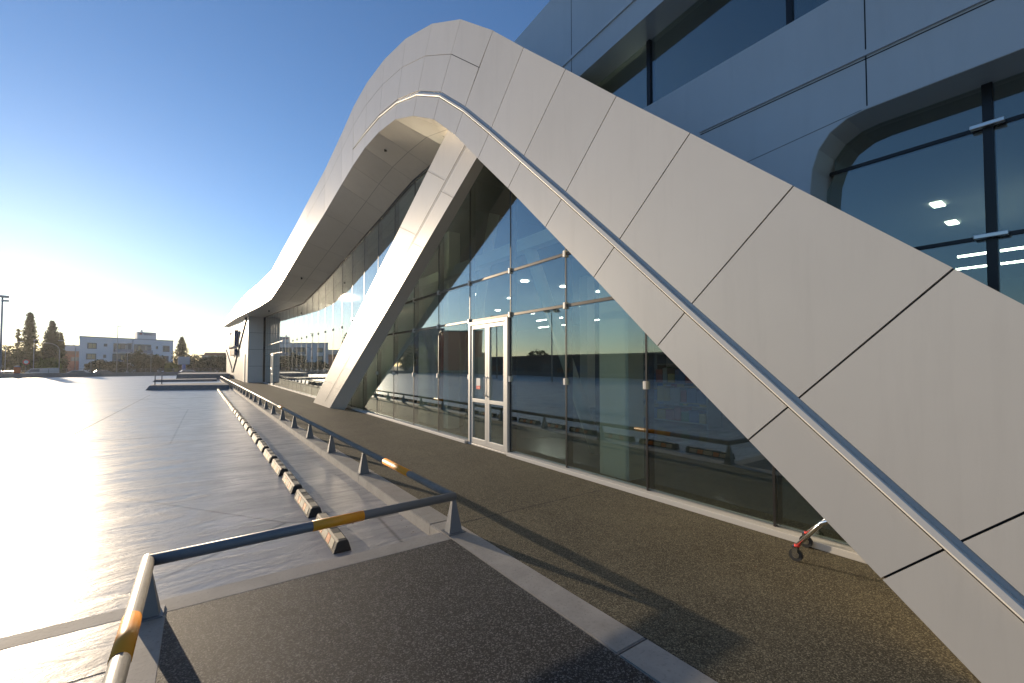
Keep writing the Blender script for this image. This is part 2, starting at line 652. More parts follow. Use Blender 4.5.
# dark core behind the panels plus the roof surface that runs back to the upper storey
bm = bmesh.new()
for i in range(len(S) - 1):
    a, b = S[i], S[i + 1]
    e = 0.022
    da, db = along(a[1], a[4], 0.01), along(b[1], b[4], 0.01)
    ia, ib = along(a[4], a[1], 0.01), along(b[4], b[1], 0.01)
    hexa(bm, [p3(a[0] + e, da), p3(b[0] + e, db), p3(b[0] + e, ib), p3(a[0] + e, ia)],
         [p3(a[0] + 0.12, da), p3(b[0] + 0.12, db), p3(b[0] + 0.12, ib), p3(a[0] + 0.12, ia)])
o = part("arch_backing", bm, DARK)
bm = bmesh.new()
for i in range(len(S) - 1):
    a, b = S[i], S[i + 1]
    x2 = 5.02
    za, zb = along(a[1], a[4], 0.012), along(b[1], b[4], 0.012)
    ya, yb = along(a[1], a[4], 0.10), along(b[1], b[4], 0.10)
    hexa(bm, [p3(a[0] + 0.13, za), p3(b[0] + 0.13, zb), p3(x2 + 2.5 * (i > 10), zb), p3(x2 + 2.5 * (i > 10), za)],
         [p3(a[0] + 0.13, ya), p3(b[0] + 0.13, yb), p3(x2 + 2.5 * (i > 10), yb), p3(x2 + 2.5 * (i > 10), ya)])
part("roof", bm, PANEL_U)

# soffit panels from the arch edge back to the glass
bm = bmesh.new()
bd = bmesh.new()
for i in range(len(S) - 1):
    a, b = S[i], S[i + 1]
    zga = a[5] if a[5] else a[4][1]
    zgb = b[5] if b[5] else b[4][1]
    pa0, pb0 = p3(a[0], a[4]), p3(b[0], b[4])
    pa1, pb1 = Vector((5.0, a[4][0], zga - (a[4][1] - zga) * 0.4)), Vector((5.0, b[4][0], zgb - (b[4][1] - zgb) * 0.4))
    up = Vector((0, -0.6, 0.75)).normalized() if i < 9 else Vector((0, 0, 1))
    cuts = [0, 0.40, 1.0]
    pieces = 1
    if i >= 16:
        pieces = max(1, int((b[4][0] - a[4][0]) / 1.3))
    for k in range(len(cuts) - 1):
        for j in range(pieces):
            t0, t1 = j / pieces, (j + 1) / pieces
            A0, A1 = pa0.lerp(pb0, t0), pa0.lerp(pb0, t1)
            B0, B1 = pa1.lerp(pb1, t0), pa1.lerp(pb1, t1)
            q = [A0.lerp(B0, cuts[k]), A1.lerp(B1, cuts[k]), A1.lerp(B1, cuts[k + 1]), A0.lerp(B0, cuts[k + 1])]
            q = inset_quad([p + up * 0.004 for p in q], 0.003 if i < 16 else 0.004)
            gr = [[bm.verts.new(q[0].lerp(q[3], u_ / 4).lerp(q[1].lerp(q[2], u_ / 4), v_ / 4)) for v_ in range(5)] for u_ in range(5)]
            for u_ in range(4):
                for v_ in range(4):
                    fc = bm.faces.new((gr[u_][v_], gr[u_][v_ + 1], gr[u_ + 1][v_ + 1], gr[u_ + 1][v_]))
                    fc.smooth = True
    hexa(bd, [pa0 + up * 0.07 + Vector((.03, 0, 0)), pb0 + up * 0.07 + Vector((.03, 0, 0)), pb1 + up * 0.07, pa1 + up * 0.07],
         [pa0 + up * 0.11 + Vector((.03, 0, 0)), pb0 + up * 0.11 + Vector((.03, 0, 0)), pb1 + up * 0.11, pa1 + up * 0.11])
soff = part("soffit", bm, PANEL_S)
part("soffit_backing", bd, DARK)
# small round sensors in the soffit
for (x, yy) in ((3.55, 10.4), (3.55, 21.5), (3.5, 33)):
    bm = bmesh.new()
    z = interp([(s[4][0], s[4][1]) for s in S], yy) - 0.16
    tube(bm, [(x, yy, z + 0.1), (x, yy, z)], 0.035, 12)
    part("soffit_lamp", bm, FRAME_D)


# ledge: half round bar that follows the groove
bm = bmesh.new()
prev = None
for i in range(0, GS + 1):
    a = S[i]
    k = CH if i < GS else 0.03
    c = along(a[3], a[4], 0.058 if i < GS else 0.02)
    hw = (0.021 if i < 8 else 0.015) if i < GS else 0.008
    l = math.hypot(a[4][0] - a[3][0], a[4][1] - a[3][1])
    d = Vector((0, (a[4][0] - a[3][0]) / l, (a[4][1] - a[3][1]) / l))
    ring = []
    hw = (0.026 if i < 8 else 0.021) if i < GS else 0.008
    for (u_, v_) in ((-1, -.03), (-1, .010), (-.82, .016), (.45, .018), (.8, .012), (1, .0), (1, -.03)):
        ring.append(bm.verts.new(Vector((3.2, c[0], c[1])) + d * (u_ * hw) + Vector((-1, 0, 0)) * v_))
    if prev:
        for t in range(6):
            bm.faces.new((prev[t], prev[t + 1], ring[t + 1], ring[t]))
    prev = ring
part("ledge_trim", bm, pbr("ledge_paint", (0.62, 0.60, 0.56), 0.5))
bm = bmesh.new()
for i in range(GS):
    a, b = S[i], S[i + 1]
    q0, q1 = along(a[3], a[4], .002), along(b[3], b[4], .002)
    r0, r1 = along(a[3], a[4], CH - .002), along(b[3], b[4], CH - .002)
    hexa(bm, [p3(3.2 + .0205, q0), p3(3.2 + .0205, q1), p3(3.2 + .0205, r1), p3(3.2 + .0205, r0)],
         [p3(3.2 + .06, q0), p3(3.2 + .06, q1), p3(3.2 + .06, r1), p3(3.2 + .06, r0)])
part("channel_floor", bm, PANEL_U)

# inclined pillar
PB = dict(ol_t=(3.85, 7.86, 6.11), ol_b=(3.85, 20.3, -0.08), or_t=(3.85, 6.55, 5.22), or_b=(3.85, 17.25, -0.03),
          rr_t=(4.15, 6.81, 5.25), rr_b=(4.15, 16.24, 0.0), rl_t=(4.15, 8.6, 6.3), rl_b=(4.15, 19.9, -0.05))
V = {k: Vector(v) for k, v in PB.items()}
for k in ('ol', 'or', 'rr', 'rl'):      # run the four edges on up into the arch
    V[k + '_t'] = V[k + '_t'] + (V[k + '_t'] - V[k + '_b']) * (0.07 if k != 'rr' else .03)
bm = bmesh.new()
ks = ['ol', 'or', 'rr', 'rl']
nseg = 16
for f in range(4):
    k0, k1 = ks[f], ks[(f + 1) % 4]
    g_ = [[bm.verts.new(V[k0 + '_t'].lerp(V[k0 + '_b'], i / nseg).lerp(V[k1 + '_t'].lerp(V[k1 + '_b'], i / nseg), j / 4)) for j in range(5)] for i in range(nseg + 1)]
    for i in range(nseg):
        for j in range(4):
            fc = bm.faces.new((g_[i][j], g_[i][j + 1], g_[i + 1][j + 1], g_[i + 1][j]))
            fc.smooth = True
bm.faces.new([bm.verts.new(V[k + '_t']) for k in ks])
bm.faces.new([bm.verts.new(V[k + '_b']) for k in ks])
pil = part("inclined_pillar", bm, PANEL)
# joint running down the pillar face, plus cross joints
bm = bmesh.new()
nrm = (V['or_t'] - V['ol_t']).cross(V['ol_b'] - V['ol_t']).normalized()
if nrm.x > 0:
    nrm = -nrm


def pf(s, t):   # s across 0..1 (left->right), t down 0..1
    return V['ol_t'].lerp(V['ol_b'], t).lerp(V['or_t'].lerp(V['or_b'], t), s)


def facestrip(bm, a, b, wdir, wd):
    a, b = a + nrm * 0.012, b + nrm * 0.012
    bm.faces.new([bm.verts.new(p) for p in (a - wdir * wd, b - wdir * wd, b + wdir * wd, a + wdir * wd)])


acr = (pf(1, .5) - pf(0, .5)).normalized()
n = 24
for k in range(n):
    t0, t1 = k / n, (k + 1) / n
    if t1 > 0.97:
        break
    facestrip(bm, pf(.62, t0), pf(.62, t1), acr, 0.014)
for t in (.12, .24, .36, .48, .60, .72, .84):
    dn = (pf(.5, t + .01) - pf(.5, t)).normalized()
    facestrip(bm, pf(.0, t), pf(.58, t), dn, 0.004)
    facestrip(bm, pf(.66, t + .02), pf(1, t + .02), dn, 0.004)
part("pillar_groove", bm, DARK)

# ---- glass front
def topz_tab():
    t = []
    for s in S:
        zg = s[5] if s[5] else s[4][1]
        t.append((s[4][0], zg))
    return t


TT = topz_tab()


def glass_top(y):
    return interp(TT, y) + 0.03


GX = 4.48
MY = [2.0 + 1.465 * k for k in range(-2, 30)]


def clipped(y0, y1, za, zb, step=0.12):
    """polygon in the glass plane between za and min(zb, top)"""
    n = max(2, int((y1 - y0) / step))
    ys = [y0 + (y1 - y0) * i / n for i in range(n + 1)]
    tp = [(yy, min(zb, glass_top(yy))) for yy in ys]
    tp = [(yy, z) for yy, z in tp if z > za + 0.01]
    if len(tp) < 2:
        return None
    # drop collinear
    red = [tp[0]]
    for i in range(1, len(tp) - 1):
        (a0, a1), (b0, b1), (c0, c1) = red[-1], tp[i], tp[i + 1]
        if abs((b0 - a0) * (c1 - a1) - (c0 - a0) * (b1 - a1)) > 1e-4:
            red.append(tp[i])
    red.append(tp[-1])
    return [(tp[0][0], za)] + [(tp[-1][0], za)] + red[::-1]


Z0, ZD, ZT = 0.07, 2.5, 3.29
DOORS = (4, 25)
for k in range(len(MY) - 1):
    y0, y1 = MY[k], MY[k + 1]
    isdoor = abs(y0 - (2.0 + 1.465 * 3)) < 0.01 or abs(y0 - (2.0 + 1.465 * 25)) < 0.01
    if y1 < 17 or y0 > 33:
        levels = [(Z0, ZD), (ZD, ZT), (ZT, 9)]
    else:
        levels = [(Z0, 9)]
    for (za, zb) in levels:
        if isdoor and za == Z0:
            continue
        pl = clipped(y0 + 0.012, y1 - 0.012, za + 0.008, zb - 0.008 if zb < 9 else zb)
        if not pl:
            continue
        bm = bmesh.new()
        prism(bm, [(GX, p[0], p[1]) for p in pl], (0.012, 0, 0))
        part("window_pane", bm, GLASS)

mull = []
for k, yy in enumerate(MY):
    zt = glass_top(yy)
    if zt < 0.2:
        continue
    bm = bmesh.new()
    box(bm, GX + 0.02, GX + 0.12, yy - 0.022, yy + 0.022, 0.0, zt + 0.02, 0.004)
    box(bm, GX - 0.004, GX + 0.0205, yy - 0.0115, yy + 0.0115, 0.06, zt + 0.02)
    m = part("mullion", bm, FRAME_D)
    if yy < 30:
        for zz in ((1.35, ZD, ZT) if yy < 17 else (1.35, 3.1)):
            if zz < zt - 0.1:
                bm = bmesh.new()
                cw = 0.028 if yy < 17 else 0.014
                box(bm, GX - 0.04, GX + 0.03, yy - cw * .8, yy + cw * .8, zz - 0.05, zz + 0.05, 0.004)
                part("clamp", bm, FRAME_W).parent = m
        o = bpy.data.objects[m.name]


def fix_children():
    # sub-parts written in world space under world-space parts
    for o in bpy.data.objects:
        if o.name.split('.')[0] == "clamp":
            o.matrix_parent_inverse = Matrix.Identity(4)


def yrange_at(z):
    ys = [y * 0.05 for y in range(-20, 900)]
    ok = [y for y in ys if glass_top(y) > z + 0.02]
    return ok[0], ok[-1]


for z, ya, yb in ((ZD, yrange_at(ZD)[0], 16.6), (ZT, yrange_at(ZT)[0], 16.6), (ZD, 34.2, 44.5), (ZT, 34.2, 44.5), (4.9, 5.7, 16.6)):
    if z == 4.9:
        continue
    bm = bmesh.new()
    box(bm, GX - 0.012, GX + 0.09, ya - 0.05, yb, z - 0.024, z + 0.024, 0.004)
    part("transom", bm, pbr("bronze_frame", (0.10, 0.085, 0.07), 0.35, 0.6))
bm = bmesh.new()
box(bm, GX - 0.10, GX + 0.12, 0.1, 6.38, 0.0, 0.06, 0.006)
box(bm, GX - 0.10, GX + 0.12, 7.88, 38.6, 0.0, 0.06, 0.006)
box(bm, GX - 0.10, GX + 0.12, 40.2, 45.3, 0.0, 0.06, 0.006)
part("window_sill", bm, pbr("pale_sill", (0.55, 0.53, 0.49), 0.55))
bm = bmesh.new()
for i in range(12, len(S) - 2):
    a, b = S[i], S[i + 1]
    hexa(bm, [(GX - .02, a[4][0], a[5] - .06), (GX - .02, b[4][0], b[5] - .06), (GX - .02, b[4][0], b[5] + .1), (GX - .02, a[4][0], a[5] + .1)],
         [(GX + .08, a[4][0], a[5] - .06), (GX + .08, b[4][0], b[5] - .06), (GX + .08, b[4][0], b[5] + .1), (GX + .08, a[4][0], a[5] + .1)])
part("head_frame", bm, FRAME_D)


def make_door(y0, y1):
    zt = ZD - 0.03
    bm = bmesh.new()
    fw = 0.07
    x0, x1 = GX - 0.05, GX + 0.07
    box(bm, x0, x1, y0 + 0.03, y0 + 0.03 + fw, 0, zt, 0.005)
    box(bm, x0, x1, y1 - 0.03 - fw, y1 - 0.03, 0, zt, 0.005)
    box(bm, x0, x1, y0 + 0.03 + fw, y1 - 0.03 - fw, zt - fw, zt, 0.005)
    box(bm, x0, x1, y0 + 0.03 + fw, y1 - 0.03 - fw, 0, 0.03, 0.004)
    d = part("door", bm, FRAME_W)
    ym = (y0 + y1) / 2
    for (a, b) in ((y0 + 0.03 + fw + .006, ym - .004), (ym + .004, y1 - 0.03 - fw - .006)):
        bm = bmesh.new()
        s = 0.075
        xa, xb = GX - 0.035, GX + 0.02
        box(bm, xa, xb, a, a + s, 0.035, zt - fw - .006, 0.004)
        box(bm, xa, xb, b - s, b, 0.035, zt - fw - .006, 0.004)
        box(bm, xa, xb, a + s, b - s, 0.035, 0.035 + 0.11, 0.004)
        box(bm, xa, xb, a + s, b - s, zt - fw - .006 - s, zt - fw - .006, 0.004)
        box(bm, xa, xb, a + s, b - s, 0.86, 0.93, 0.004)
        part("leaf", bm, FRAME_W).parent = d
        bm = bmesh.new()
        box(bm, GX - .012, GX - .002, a + s - .005, b - s + .005, 0.14, 0.865)
        box(bm, GX - .012, GX - .002, a + s - .005, b - s + .005, 0.925, zt - fw - s)
        part("pane", bm, GLASS).parent = d
        bm = bmesh.new()
        yh = (b - 0.04) if a < ym - .1 and b < ym + .01 else (a + 0.04)
        tube(bm, [(GX - 0.045, yh, 1.0), (GX - 0.085, yh, 1.02), (GX - 0.085, yh, 1.35), (GX - 0.045, yh, 1.37)], 0.012, 8)
        part("handle", bm, TRIM).parent = d
    return d


d_ = make_door(MY[5], MY[6])
for (z0_, z1_, c_) in ((1.12, 1.34, pbr("poster_white", (.6, .6, .58), .5)), (1.12, 1.19, RED)):
    bm = bmesh.new()
    o_ = .016 if c_ is not RED else .018
    box(bm, GX - o_, GX - .0125, MY[5] + 1.02, MY[5] + 1.17, z0_, z1_)
    part("poster", bm, c_).parent = d_
make_door(MY[27], MY[28])
bpy.context.view_layer.update()
for o in bpy.data.objects:
    if o.parent is not None and o.parent.parent is B:
        o.matrix_parent_inverse = Matrix.Identity(4)

# ---- upper storey
UX = 5.0
prof = [(s[1][0] * .5 + s[4][0] * .5, s[1][1] * .5 + s[4][1] * .5) for s in S]
w1_bot, w1_out = 5.21, [(-3.0, 7.15), (7.6, 6.15)]


def w1top(y):
    return 6.38 + 0.095 * (5.10 - y)


# window 2 outline (Y, z) - big window with a rounded upper left corner
W2 = [(-3.0, 3.985), (1.38, 3.985), (1.52, 3.965), (1.66, 3.89), (1.76, 3.76), (1.82, 3.58), (1.84, 3.38), (1.84, 2.6), (0.9, 1.75), (-3.0, 1.75)]
W1 = [(-3.0, w1_bot), (7.2, w1_bot), (7.2, w1top(7.2)), (-3.0, w1top(-3.0))]
outer = [(-3.4, 8.75), (11.5, 7.83), (11.5, 7.0), (8.3, 7.0), (6.45, 6.4)]
low = [p for p in prof if -0.6 < p[0] < 6.3][::-1]
outer = outer + low + [(-3.4, 1.2)]


def plate(loops, x, th, bm):
    """faceted wall with holes, outer loop first; from x to x+th"""
    vl = [[Vector((p[0], p[1], 0)) for p in lp] for lp in loops]
    tris = tessellate_polygon(vl)
    flat = [p for lp in loops for p in lp]
    fr = [bm.verts.new((x, p[0], p[1])) for p in flat]
    bk = [bm.verts.new((x + th, p[0], p[1])) for p in flat]
    for t in tris:
        bm.faces.new([fr[i] for i in t])
        bm.faces.new([bk[i] for i in t[::-1]])
    s = 0
    for lp in loops:
        n = len(lp)
        for i in range(n):
            a, b = s + i, s + (i + 1) % n
            bm.faces.new((fr[a], fr[b], bk[b], bk[a]))
        s += n


bm = bmesh.new()
plate([outer, W1, W2], UX, 0.5, bm)
part("upper_wall", bm, PANEL_U)
# recessed joints of the upper cladding: thin dark grooves standing 2 mm proud of the panel
bm = bmesh.new()


def ustrip(a, b, w_, x=UX - 0.002, th=0.004):
    a, b = Vector((0, *a)), Vector((0, *b))
    d = (b - a).normalized()
    s = Vector((0, -d.z, d.y)) * w_
    q = [a - s, b - s, b + s, a + s]
    hexa(bm, [(x, p.y, p.z) for p in q], [(x + th, p.y, p.z) for p in q])


def g1(y):
    return 6.79 + 0.07 * (5.58 - y)


ustrip((-3, g1(-3)), (9, g1(9)), 0.006)
ustrip((-3, 4.44), (3.02, 4.46), 0.005)
ustrip((5.34, 6.42), (5.34, 8.2), 0.005)
ustrip((1.36, 6.76), (1.36, 8.4), 0.005)
ustrip((1.36, 4.01), (1.36, 5.20), 0.005)
ustrip((1.40, 3.99), (3.4, 3.82), 0.002)
part("cladding_joint", bm, DARK)
bm = bmesh.new()
for (a, b, zo) in (((-3, 4.465), (3.02, 4.485), 0), ((-3, g1(-3) - .04), (9, g1(9) - .04), 0)):
    hexa(bm, [(UX - .025, a[0], a[1]), (UX - .025, b[0], b[1]), (UX - .025, b[0], b[1] + .05), (UX - .025, a[0], a[1] + .05)],
         [(UX + .002, a[0], a[1]), (UX + .002, b[0], b[1]), (UX + .002, b[0], b[1] + .05), (UX + .002, a[0], a[1] + .05)])
part("cladding_ledge", bm, PANEL_U)

# window recess linings (one per window)
for (lp, nm) in ((W1, "window_reveal"), (W2, "window_reveal")):
    bm = bmesh.new()
    n = len(lp)
    th = 0.004
    c = (sum(p[0] for p in lp) / n, sum(p[1] for p in lp) / n)
    for i in range(n):
        a, b = lp[i], lp[(i + 1) % n]
        ai, bi = along(a, c, 0.006), along(b, c, 0.006)
        hexa(bm, [(UX + .004, a[0], a[1]), (UX + .004, b[0], b[1]), (UX + .498, b[0], b[1]), (UX + .498, a[0], a[1])],
             [(UX + .004, ai[0], ai[1]), (UX + .004, bi[0], bi[1]), (UX + .498, bi[0], bi[1]), (UX + .498, ai[0], ai[1])])
    part(nm, bm, pbr("dark_reveal", (0.50, 0.48, 0.44), 0.4, 0.1))

# glass of the two upper windows, one pane per bay
GU = UX + 0.40
ubays = [-3.0, -2.35, -0.85, 0.65, 2.15, 4.07, 5.6, 7.2]
for lp, zmin, lev in ((W1, w1_bot, [w1_bot, 9]), (W2, 1.75, [1.75, 2.68, 3.62, 9])):
    for k in range(len(ubays) - 1):
        for j in range(len(lev) - 1):
            y0, y1 = ubays[k] + .012, ubays[k + 1] - .012
            if lp is W2 and y0 > 1.84:
                continue
            za, zb = lev[j] + .01, lev[j + 1] - .01

            def tp(yy):
                if lp is W1:
                    return w1top(yy)
                if yy < 1.38:
                    return 3.985
                return interp([(1.38, 3.985), (1.52, 3.965), (1.66, 3.89), (1.76, 3.76), (1.82, 3.58), (1.84, 3.38)], yy)
            y1 = min(y1, 1.835) if lp is W2 else min(y1, 7.19)
            ys = [y0 + (y1 - y0) * i / 14 for i in range(15)]
            tpp = [(yy, min(zb, tp(yy))) for yy in ys]
            tpp = [(yy, z) for yy, z in tpp if z > za + .01]
            if len(tpp) < 2:
                continue
            bm = bmesh.new()
            prism(bm, [(GU, tpp[0][0], za), (GU, tpp[-1][0], za)] + [(GU, a, b) for a, b in tpp[::-1]], (.012, 0, 0))
            part("upper_pane", bm, GLASS_U)
for yy in ubays[1:-1]:
    for (za, zb) in ((w1_bot, w1top(yy)), (1.75, 3.985)):
        if za == 1.75 and yy > 1.8:
            continue
        bm = bmesh.new()
        box(bm, GU - .03, GU + .10, yy - .032, yy + .032, za, zb, 0.004)
        m = part("upper_mullion", bm, pbr("black_frame", (0.02, 0.02, 0.022), 0.3, 0.4))
        if za == 1.75:
            for zz in (2.68, 3.62):
                bm = bmesh.new()
                box(bm, GU - .09, GU - .032, yy - .10, yy + .10, zz - .018, zz + .018, 0.006)
                c = part("clamp", bm, TRIM)
                c.parent = m
                c.matrix_parent_inverse = Matrix.Identity(4)
for zz in (2.68, 3.62):
    bm = bmesh.new()
    box(bm, GU - .01, GU + .06, -3, 1.80, zz - .018, zz + .018, 0.003)
    part("upper_transom", bm, MATS["black_frame"])

bm = bmesh.new()
box(bm, 4.2, 8.0, 11.5, 22.0, 7.9, 9.8, .03)
part("unseen_shade_box", bm, PANEL_U)  # unseen box added behind the arch to keep sun off the upper wall
bm = bmesh.new()
hexa(bm, [(4.6, 8.4, 8.0), (3.75, 9.9, 8.0), (3.75, 10.8, 8.0), (5.2, 10.8, 8.0)], [(4.6, 8.4, 8.78), (3.75, 9.9, 9.06), (3.75, 10.8, 9.06), (5.2, 10.8, 9.06)])
part("unseen_shade_plate", bm, PANEL_U)  # plate added out of sight to shade the sunlit top of the upper wall

# ---- interior of the hall
bm = bmesh.new()
box(bm, 5.0, 26.0, -8, 45.2, -0.3, -0.002)
part("floor", bm, pbr("floor_tile", (0.20, 0.20, 0.205), 0.18))
bm = bmesh.new()
box(bm, 25.8, 26.0, -8, 45.2, 0, 8.2)
box(bm, 5.5, 25.8, -8.2, -8.0, 0, 8.2)
box(bm, 4.6, 25.8, 45.2, 45.4, 0, 6)
part("inner_wall", bm, pbr("inner_grey", (0.16, 0.17, 0.18), 0.7))
bm = bmesh.new()
box(bm, 5.5, 25.8, -7.9, 5.0, 5.0, 5.12)
box(bm, 7.4, 25.8, 5.0, 45.2, 5.0, 5.12)
ceil = part("ceiling", bm, pbr("ceiling_board", (0.22, 0.23, 0.22), 0.8))
bm = bmesh.new()
box(bm, 5.5, 26.0, -8, 11.5, 7.2, 7.3)
box(bm, 5.5, 26.0, 11.5, 45.2, 6.3, 6.4)
box(bm, 5.5, 26.0, 11.4, 11.5, 6.3, 7.2)
part("upper_roof", bm, pbr("roof_deck", (0.2, 0.2, 0.2), 0.8))
# dark back lining of the upper storey
bm = bmesh.new()
box(bm, 9.0, 9.1, -7.9, 11, 5.13, 7.19)
part("upper_inner_wall", bm, pbr("dark_inner", (0.10, 0.10, 0.09), 0.8))
bm = bmesh.new()
box(bm, 7.8, 7.95, 14.0, 27.0, 0, 4.99)
part("added_bright_panel", bm, pbr("bright_panel_pale", (0.55, 0.57, 0.48), 0.6))  # pale surface added to brighten the dark glass by the pillar
# ceiling lights; the second list is added fill that brightens the hall front
bm0 = bmesh.new()
tube(bm0, [(0, 0, 0), (0, 0, -0.03)], 0.16, 16)
lampmesh = None
rows = [(x, yy) for x in (10.5, 12.6, 14.8, 17.5) for yy in (10, 14, 18, 22.5, 27)] + [(6.9, 2.6), (6.9, 5.2), (8.6, 3.8), (8.6, 6.6)]
for i, (x, yy) in enumerate(rows):
    if lampmesh is None:
        o = mk("ceiling_or_fill_light", bm0, LAMPW)
        lampmesh = o.data
    else:
        o = bpy.data.objects.new("ceiling_or_fill_light", lampmesh)
        COL.objects.link(o)
    o.parent = B
    o.location = (x - 4.48, yy - 10, 4.985)
for (x, yy, l) in ((14.9, 1.6, 1.6), (13.2, 1.3, 1.6), (14.3, 17, 2.0), (16.5, 15.5, 2.0), (17, 20, 2.4)):
    bm = bmesh.new()
    box(bm, x - .03, x + .03, yy - l / 2, yy + l / 2, 3.9, 3.94)
    part("linear_light", bm, LAMPW)
for (x, yy) in ((12.6, 2.28), (14.5, 2.38)):
    bm = bmesh.new()
    box(bm, x - .2, x + .2, yy - .09, yy + .09, 4.975, 4.995)
    part("square_light", bm, LAMPW)
# columns and braces inside
for (x, yy) in ((4.98, 4.3), (5.2, 10.2), (5.2, 20), (5.2, 30), (12, 4.3), (12, 12), (12, 20), (20, 4.3), (20, 12)):
    bm = bmesh.new()
    if x > 11:
        box(bm, x - .2, x + .2, yy - .2, yy + .2, 0, 4.99)
    else:
        box(bm, x - .16, x + .16, yy - .27, yy + .27, 0, 3.5 if yy < 5 else 5.0)
    part("column", bm, pbr("column_paint", (0.78, 0.77, 0.70), 0.6))
for (a, b) in (((4.95, 6.5, 3.9), (5.9, 5.66, 0)), ((5.3, 8.2, 5.0), (5.6, 10.4, 0)), ((5.3, 13.3, 5.6), (5.6, 11.2, 0))):
    bm = bmesh.new()
    tube(bm, [a, b], 0.12, 16)
    part("brace", bm, MATS["column_paint"])
for (a, b) in (((4.9, 4.6, 3.95), (4.9, 9.6, 3.95)),):
    bm = bmesh.new()
    box(bm, 4.85, 5.05, 5.2, 16.0, 3.75, 3.98)
    part("beam", bm, MATS["column_paint"])
# shelving deep in the shop
shelf_cols = [(0.35, 0.08, 0.05), (0.08, 0.15, 0.35), (0.45, 0.35, 0.08), (0.35, 0.35, 0.35), (0.08, 0.25, 0.12)]
for i, (x, yy) in enumerate(((10.5, 1.0), (10.5, 3.6), (10.5, 7.2), (14.5, 0.2), (14.5, 5.4), (14.5, 9.4), (18, 3), (18, 12))):
    bm = bmesh.new()
    for z in (0.1, 0.6, 1.1, 1.6, 2.0):
        box(bm, x - .3, x + .3, yy - 1.1, yy + 1.1, z, z + .03)
    box(bm, x - .3, x + .3, yy - 1.14, yy - 1.1, 0, 2.2)
    box(bm, x - .3, x + .3, yy + 1.1, yy + 1.14, 0, 2.2)
    sh = mk("shelf_unit", bm, pbr("shelf_metal", (0.3, 0.3, 0.3), 0.5, .3))
    tag(sh, None, "shelf", "shop shelves behind the glass front")
    sh["label"] = "shop shelf stocked with goods, " + ["front row, right of the interior column", "front row, behind the interior column",
                   "front row, left of the white brace", "middle row, right end of the shop", "middle row, centre of the shop",
                   "middle row, left end of the shop", "back row, right side", "back row, left side"][i]
    for z in (0.13, 0.63, 1.13):
        yb = yy - 1.05
        gbm = bmesh.new()
        while yb < yy + 0.9:
            wv = random.uniform(.12, .3)
            box(gbm, x - .25, x + .25, yb, yb + wv, z, z + random.uniform(.2, .4), 0, random.randrange(5))
            yb += wv + .02
        mk("goods", gbm, [pbr("goods_%d" % j, c, .5) for j, c in enumerate(shelf_cols)], sh)

# ---- far end: return wall and wall with the sign
bm = bmesh.new()
bk = bmesh.new()
zs = [0.0, 1.5, 3.0, 4.5, 6.02]
for j in range(4):
    hexa(bm, *[[(x, 45.4 + dy, z) for (x, z) in ((3.22, zs[j] + .012), (4.40, zs[j] + .012), (4.40, zs[j + 1] - .012), (3.22, zs[j + 1] - .012))] for dy in (0, .05)])
box(bk, 3.24, 4.6, 45.44, 45.6, 0, 6.03)
part("return_wall", bm, PANEL_U)
part("return_wall_core", bk, DARK)


def sx(y):
    return 3.22 - 0.018 * (y - 45.4)


bm = bmesh.new()


def stop_(y):
    return min(interp([(s[4][0], s[5] or 0) for s in S[15:]], y), 7.1) + 0.05


nb = 12
for k in range(nb):
    ya, yb = 45.46 + (75 - 45.46) * k / nb, 45.46 + (75 - 45.46) * (k + 1) / nb
    # the foot of the far part is cut back on a slant
    def foot(y):
        return 0.0 if y < 58 else 0.0
    for (f0, f1) in ((0, .3), (.3, .6), (.6, 1.0)):
        za0, za1 = f0 * stop_(ya), f1 * stop_(ya)
        zb0, zb1 = f0 * stop_(yb), f1 * stop_(yb)
        q = [Vector((sx(ya), ya, za0)), Vector((sx(yb), yb, zb0)), Vector((sx(yb), yb, zb1)), Vector((sx(ya), ya, za1))]
        panel(bm, q, 0.012, (.05, 0, 0))
hexa(bm, [(sx(45.47) + .03, 45.47, 0), (sx(75) + .03, 75, 0), (sx(75) + .03, 75, stop_(75)), (sx(45.47) + .03, 45.47, stop_(45.5))],
     [(sx(45.47) + .3, 45.47, 0), (sx(75) + .3, 75, 0), (sx(75) + .3, 75, stop_(75)), (sx(45.47) + .3, 45.47, stop_(45.5))])
sign_wall = part("sign_wall", bm, PANEL)


def wallp(y, z, o=0.0):
    return Vector((sx(y) - o, y, z))


# V shaped dark fins on the sign wall
bm = bmesh.new()
for (a, b) in (((47.0, 5.9), (62.0, 0.9)), ((75.0, 3.6), (63.0, 0.9))):
    pa, pb = wallp(*a), wallp(*b)
    d = (pb - pa).normalized()
    s = Vector((0, -d.z, d.y)).normalized() * 0.22
    hexa(bm, [pa - s, pb - s, pb + s, pa + s], [p + Vector((-.12, 0, 0)) for p in (pa - s, pb - s, pb + s, pa + s)])
part("wall_fin", bm, pbr("fin_grey", (0.12, 0.13, 0.15), 0.5, .2))
# service door, its frame
bm = bmesh.new()
ya, yb = 47.6, 49.2
hexa(bm, [wallp(ya, 0, .02), wallp(yb, 0, .02), wallp(yb, 2.6, .02), wallp(ya, 2.6, .02)], [wallp(ya, 0, .06), wallp(yb, 0, .06), wallp(yb, 2.6, .06), wallp(ya, 2.6, .06)])
part("service_door", bm, FRAME_W)
# raised shop sign: big pale letters with dark sides and a small red and dark line below


def sign_block(name, y0, y1, z0, z1, c, th=0.35, slant=0.0, parent=None):
    bm = bmesh.new()
    q = [wallp(y0, z0, .1), wallp(y1, z0, .1), wallp(y1 - slant, z1, .1), wallp(y0 - slant, z1, .1)]
    hexa(bm, q, [p + Vector((-th, 0, 0)) for p in q])
    return part(name, bm, c)


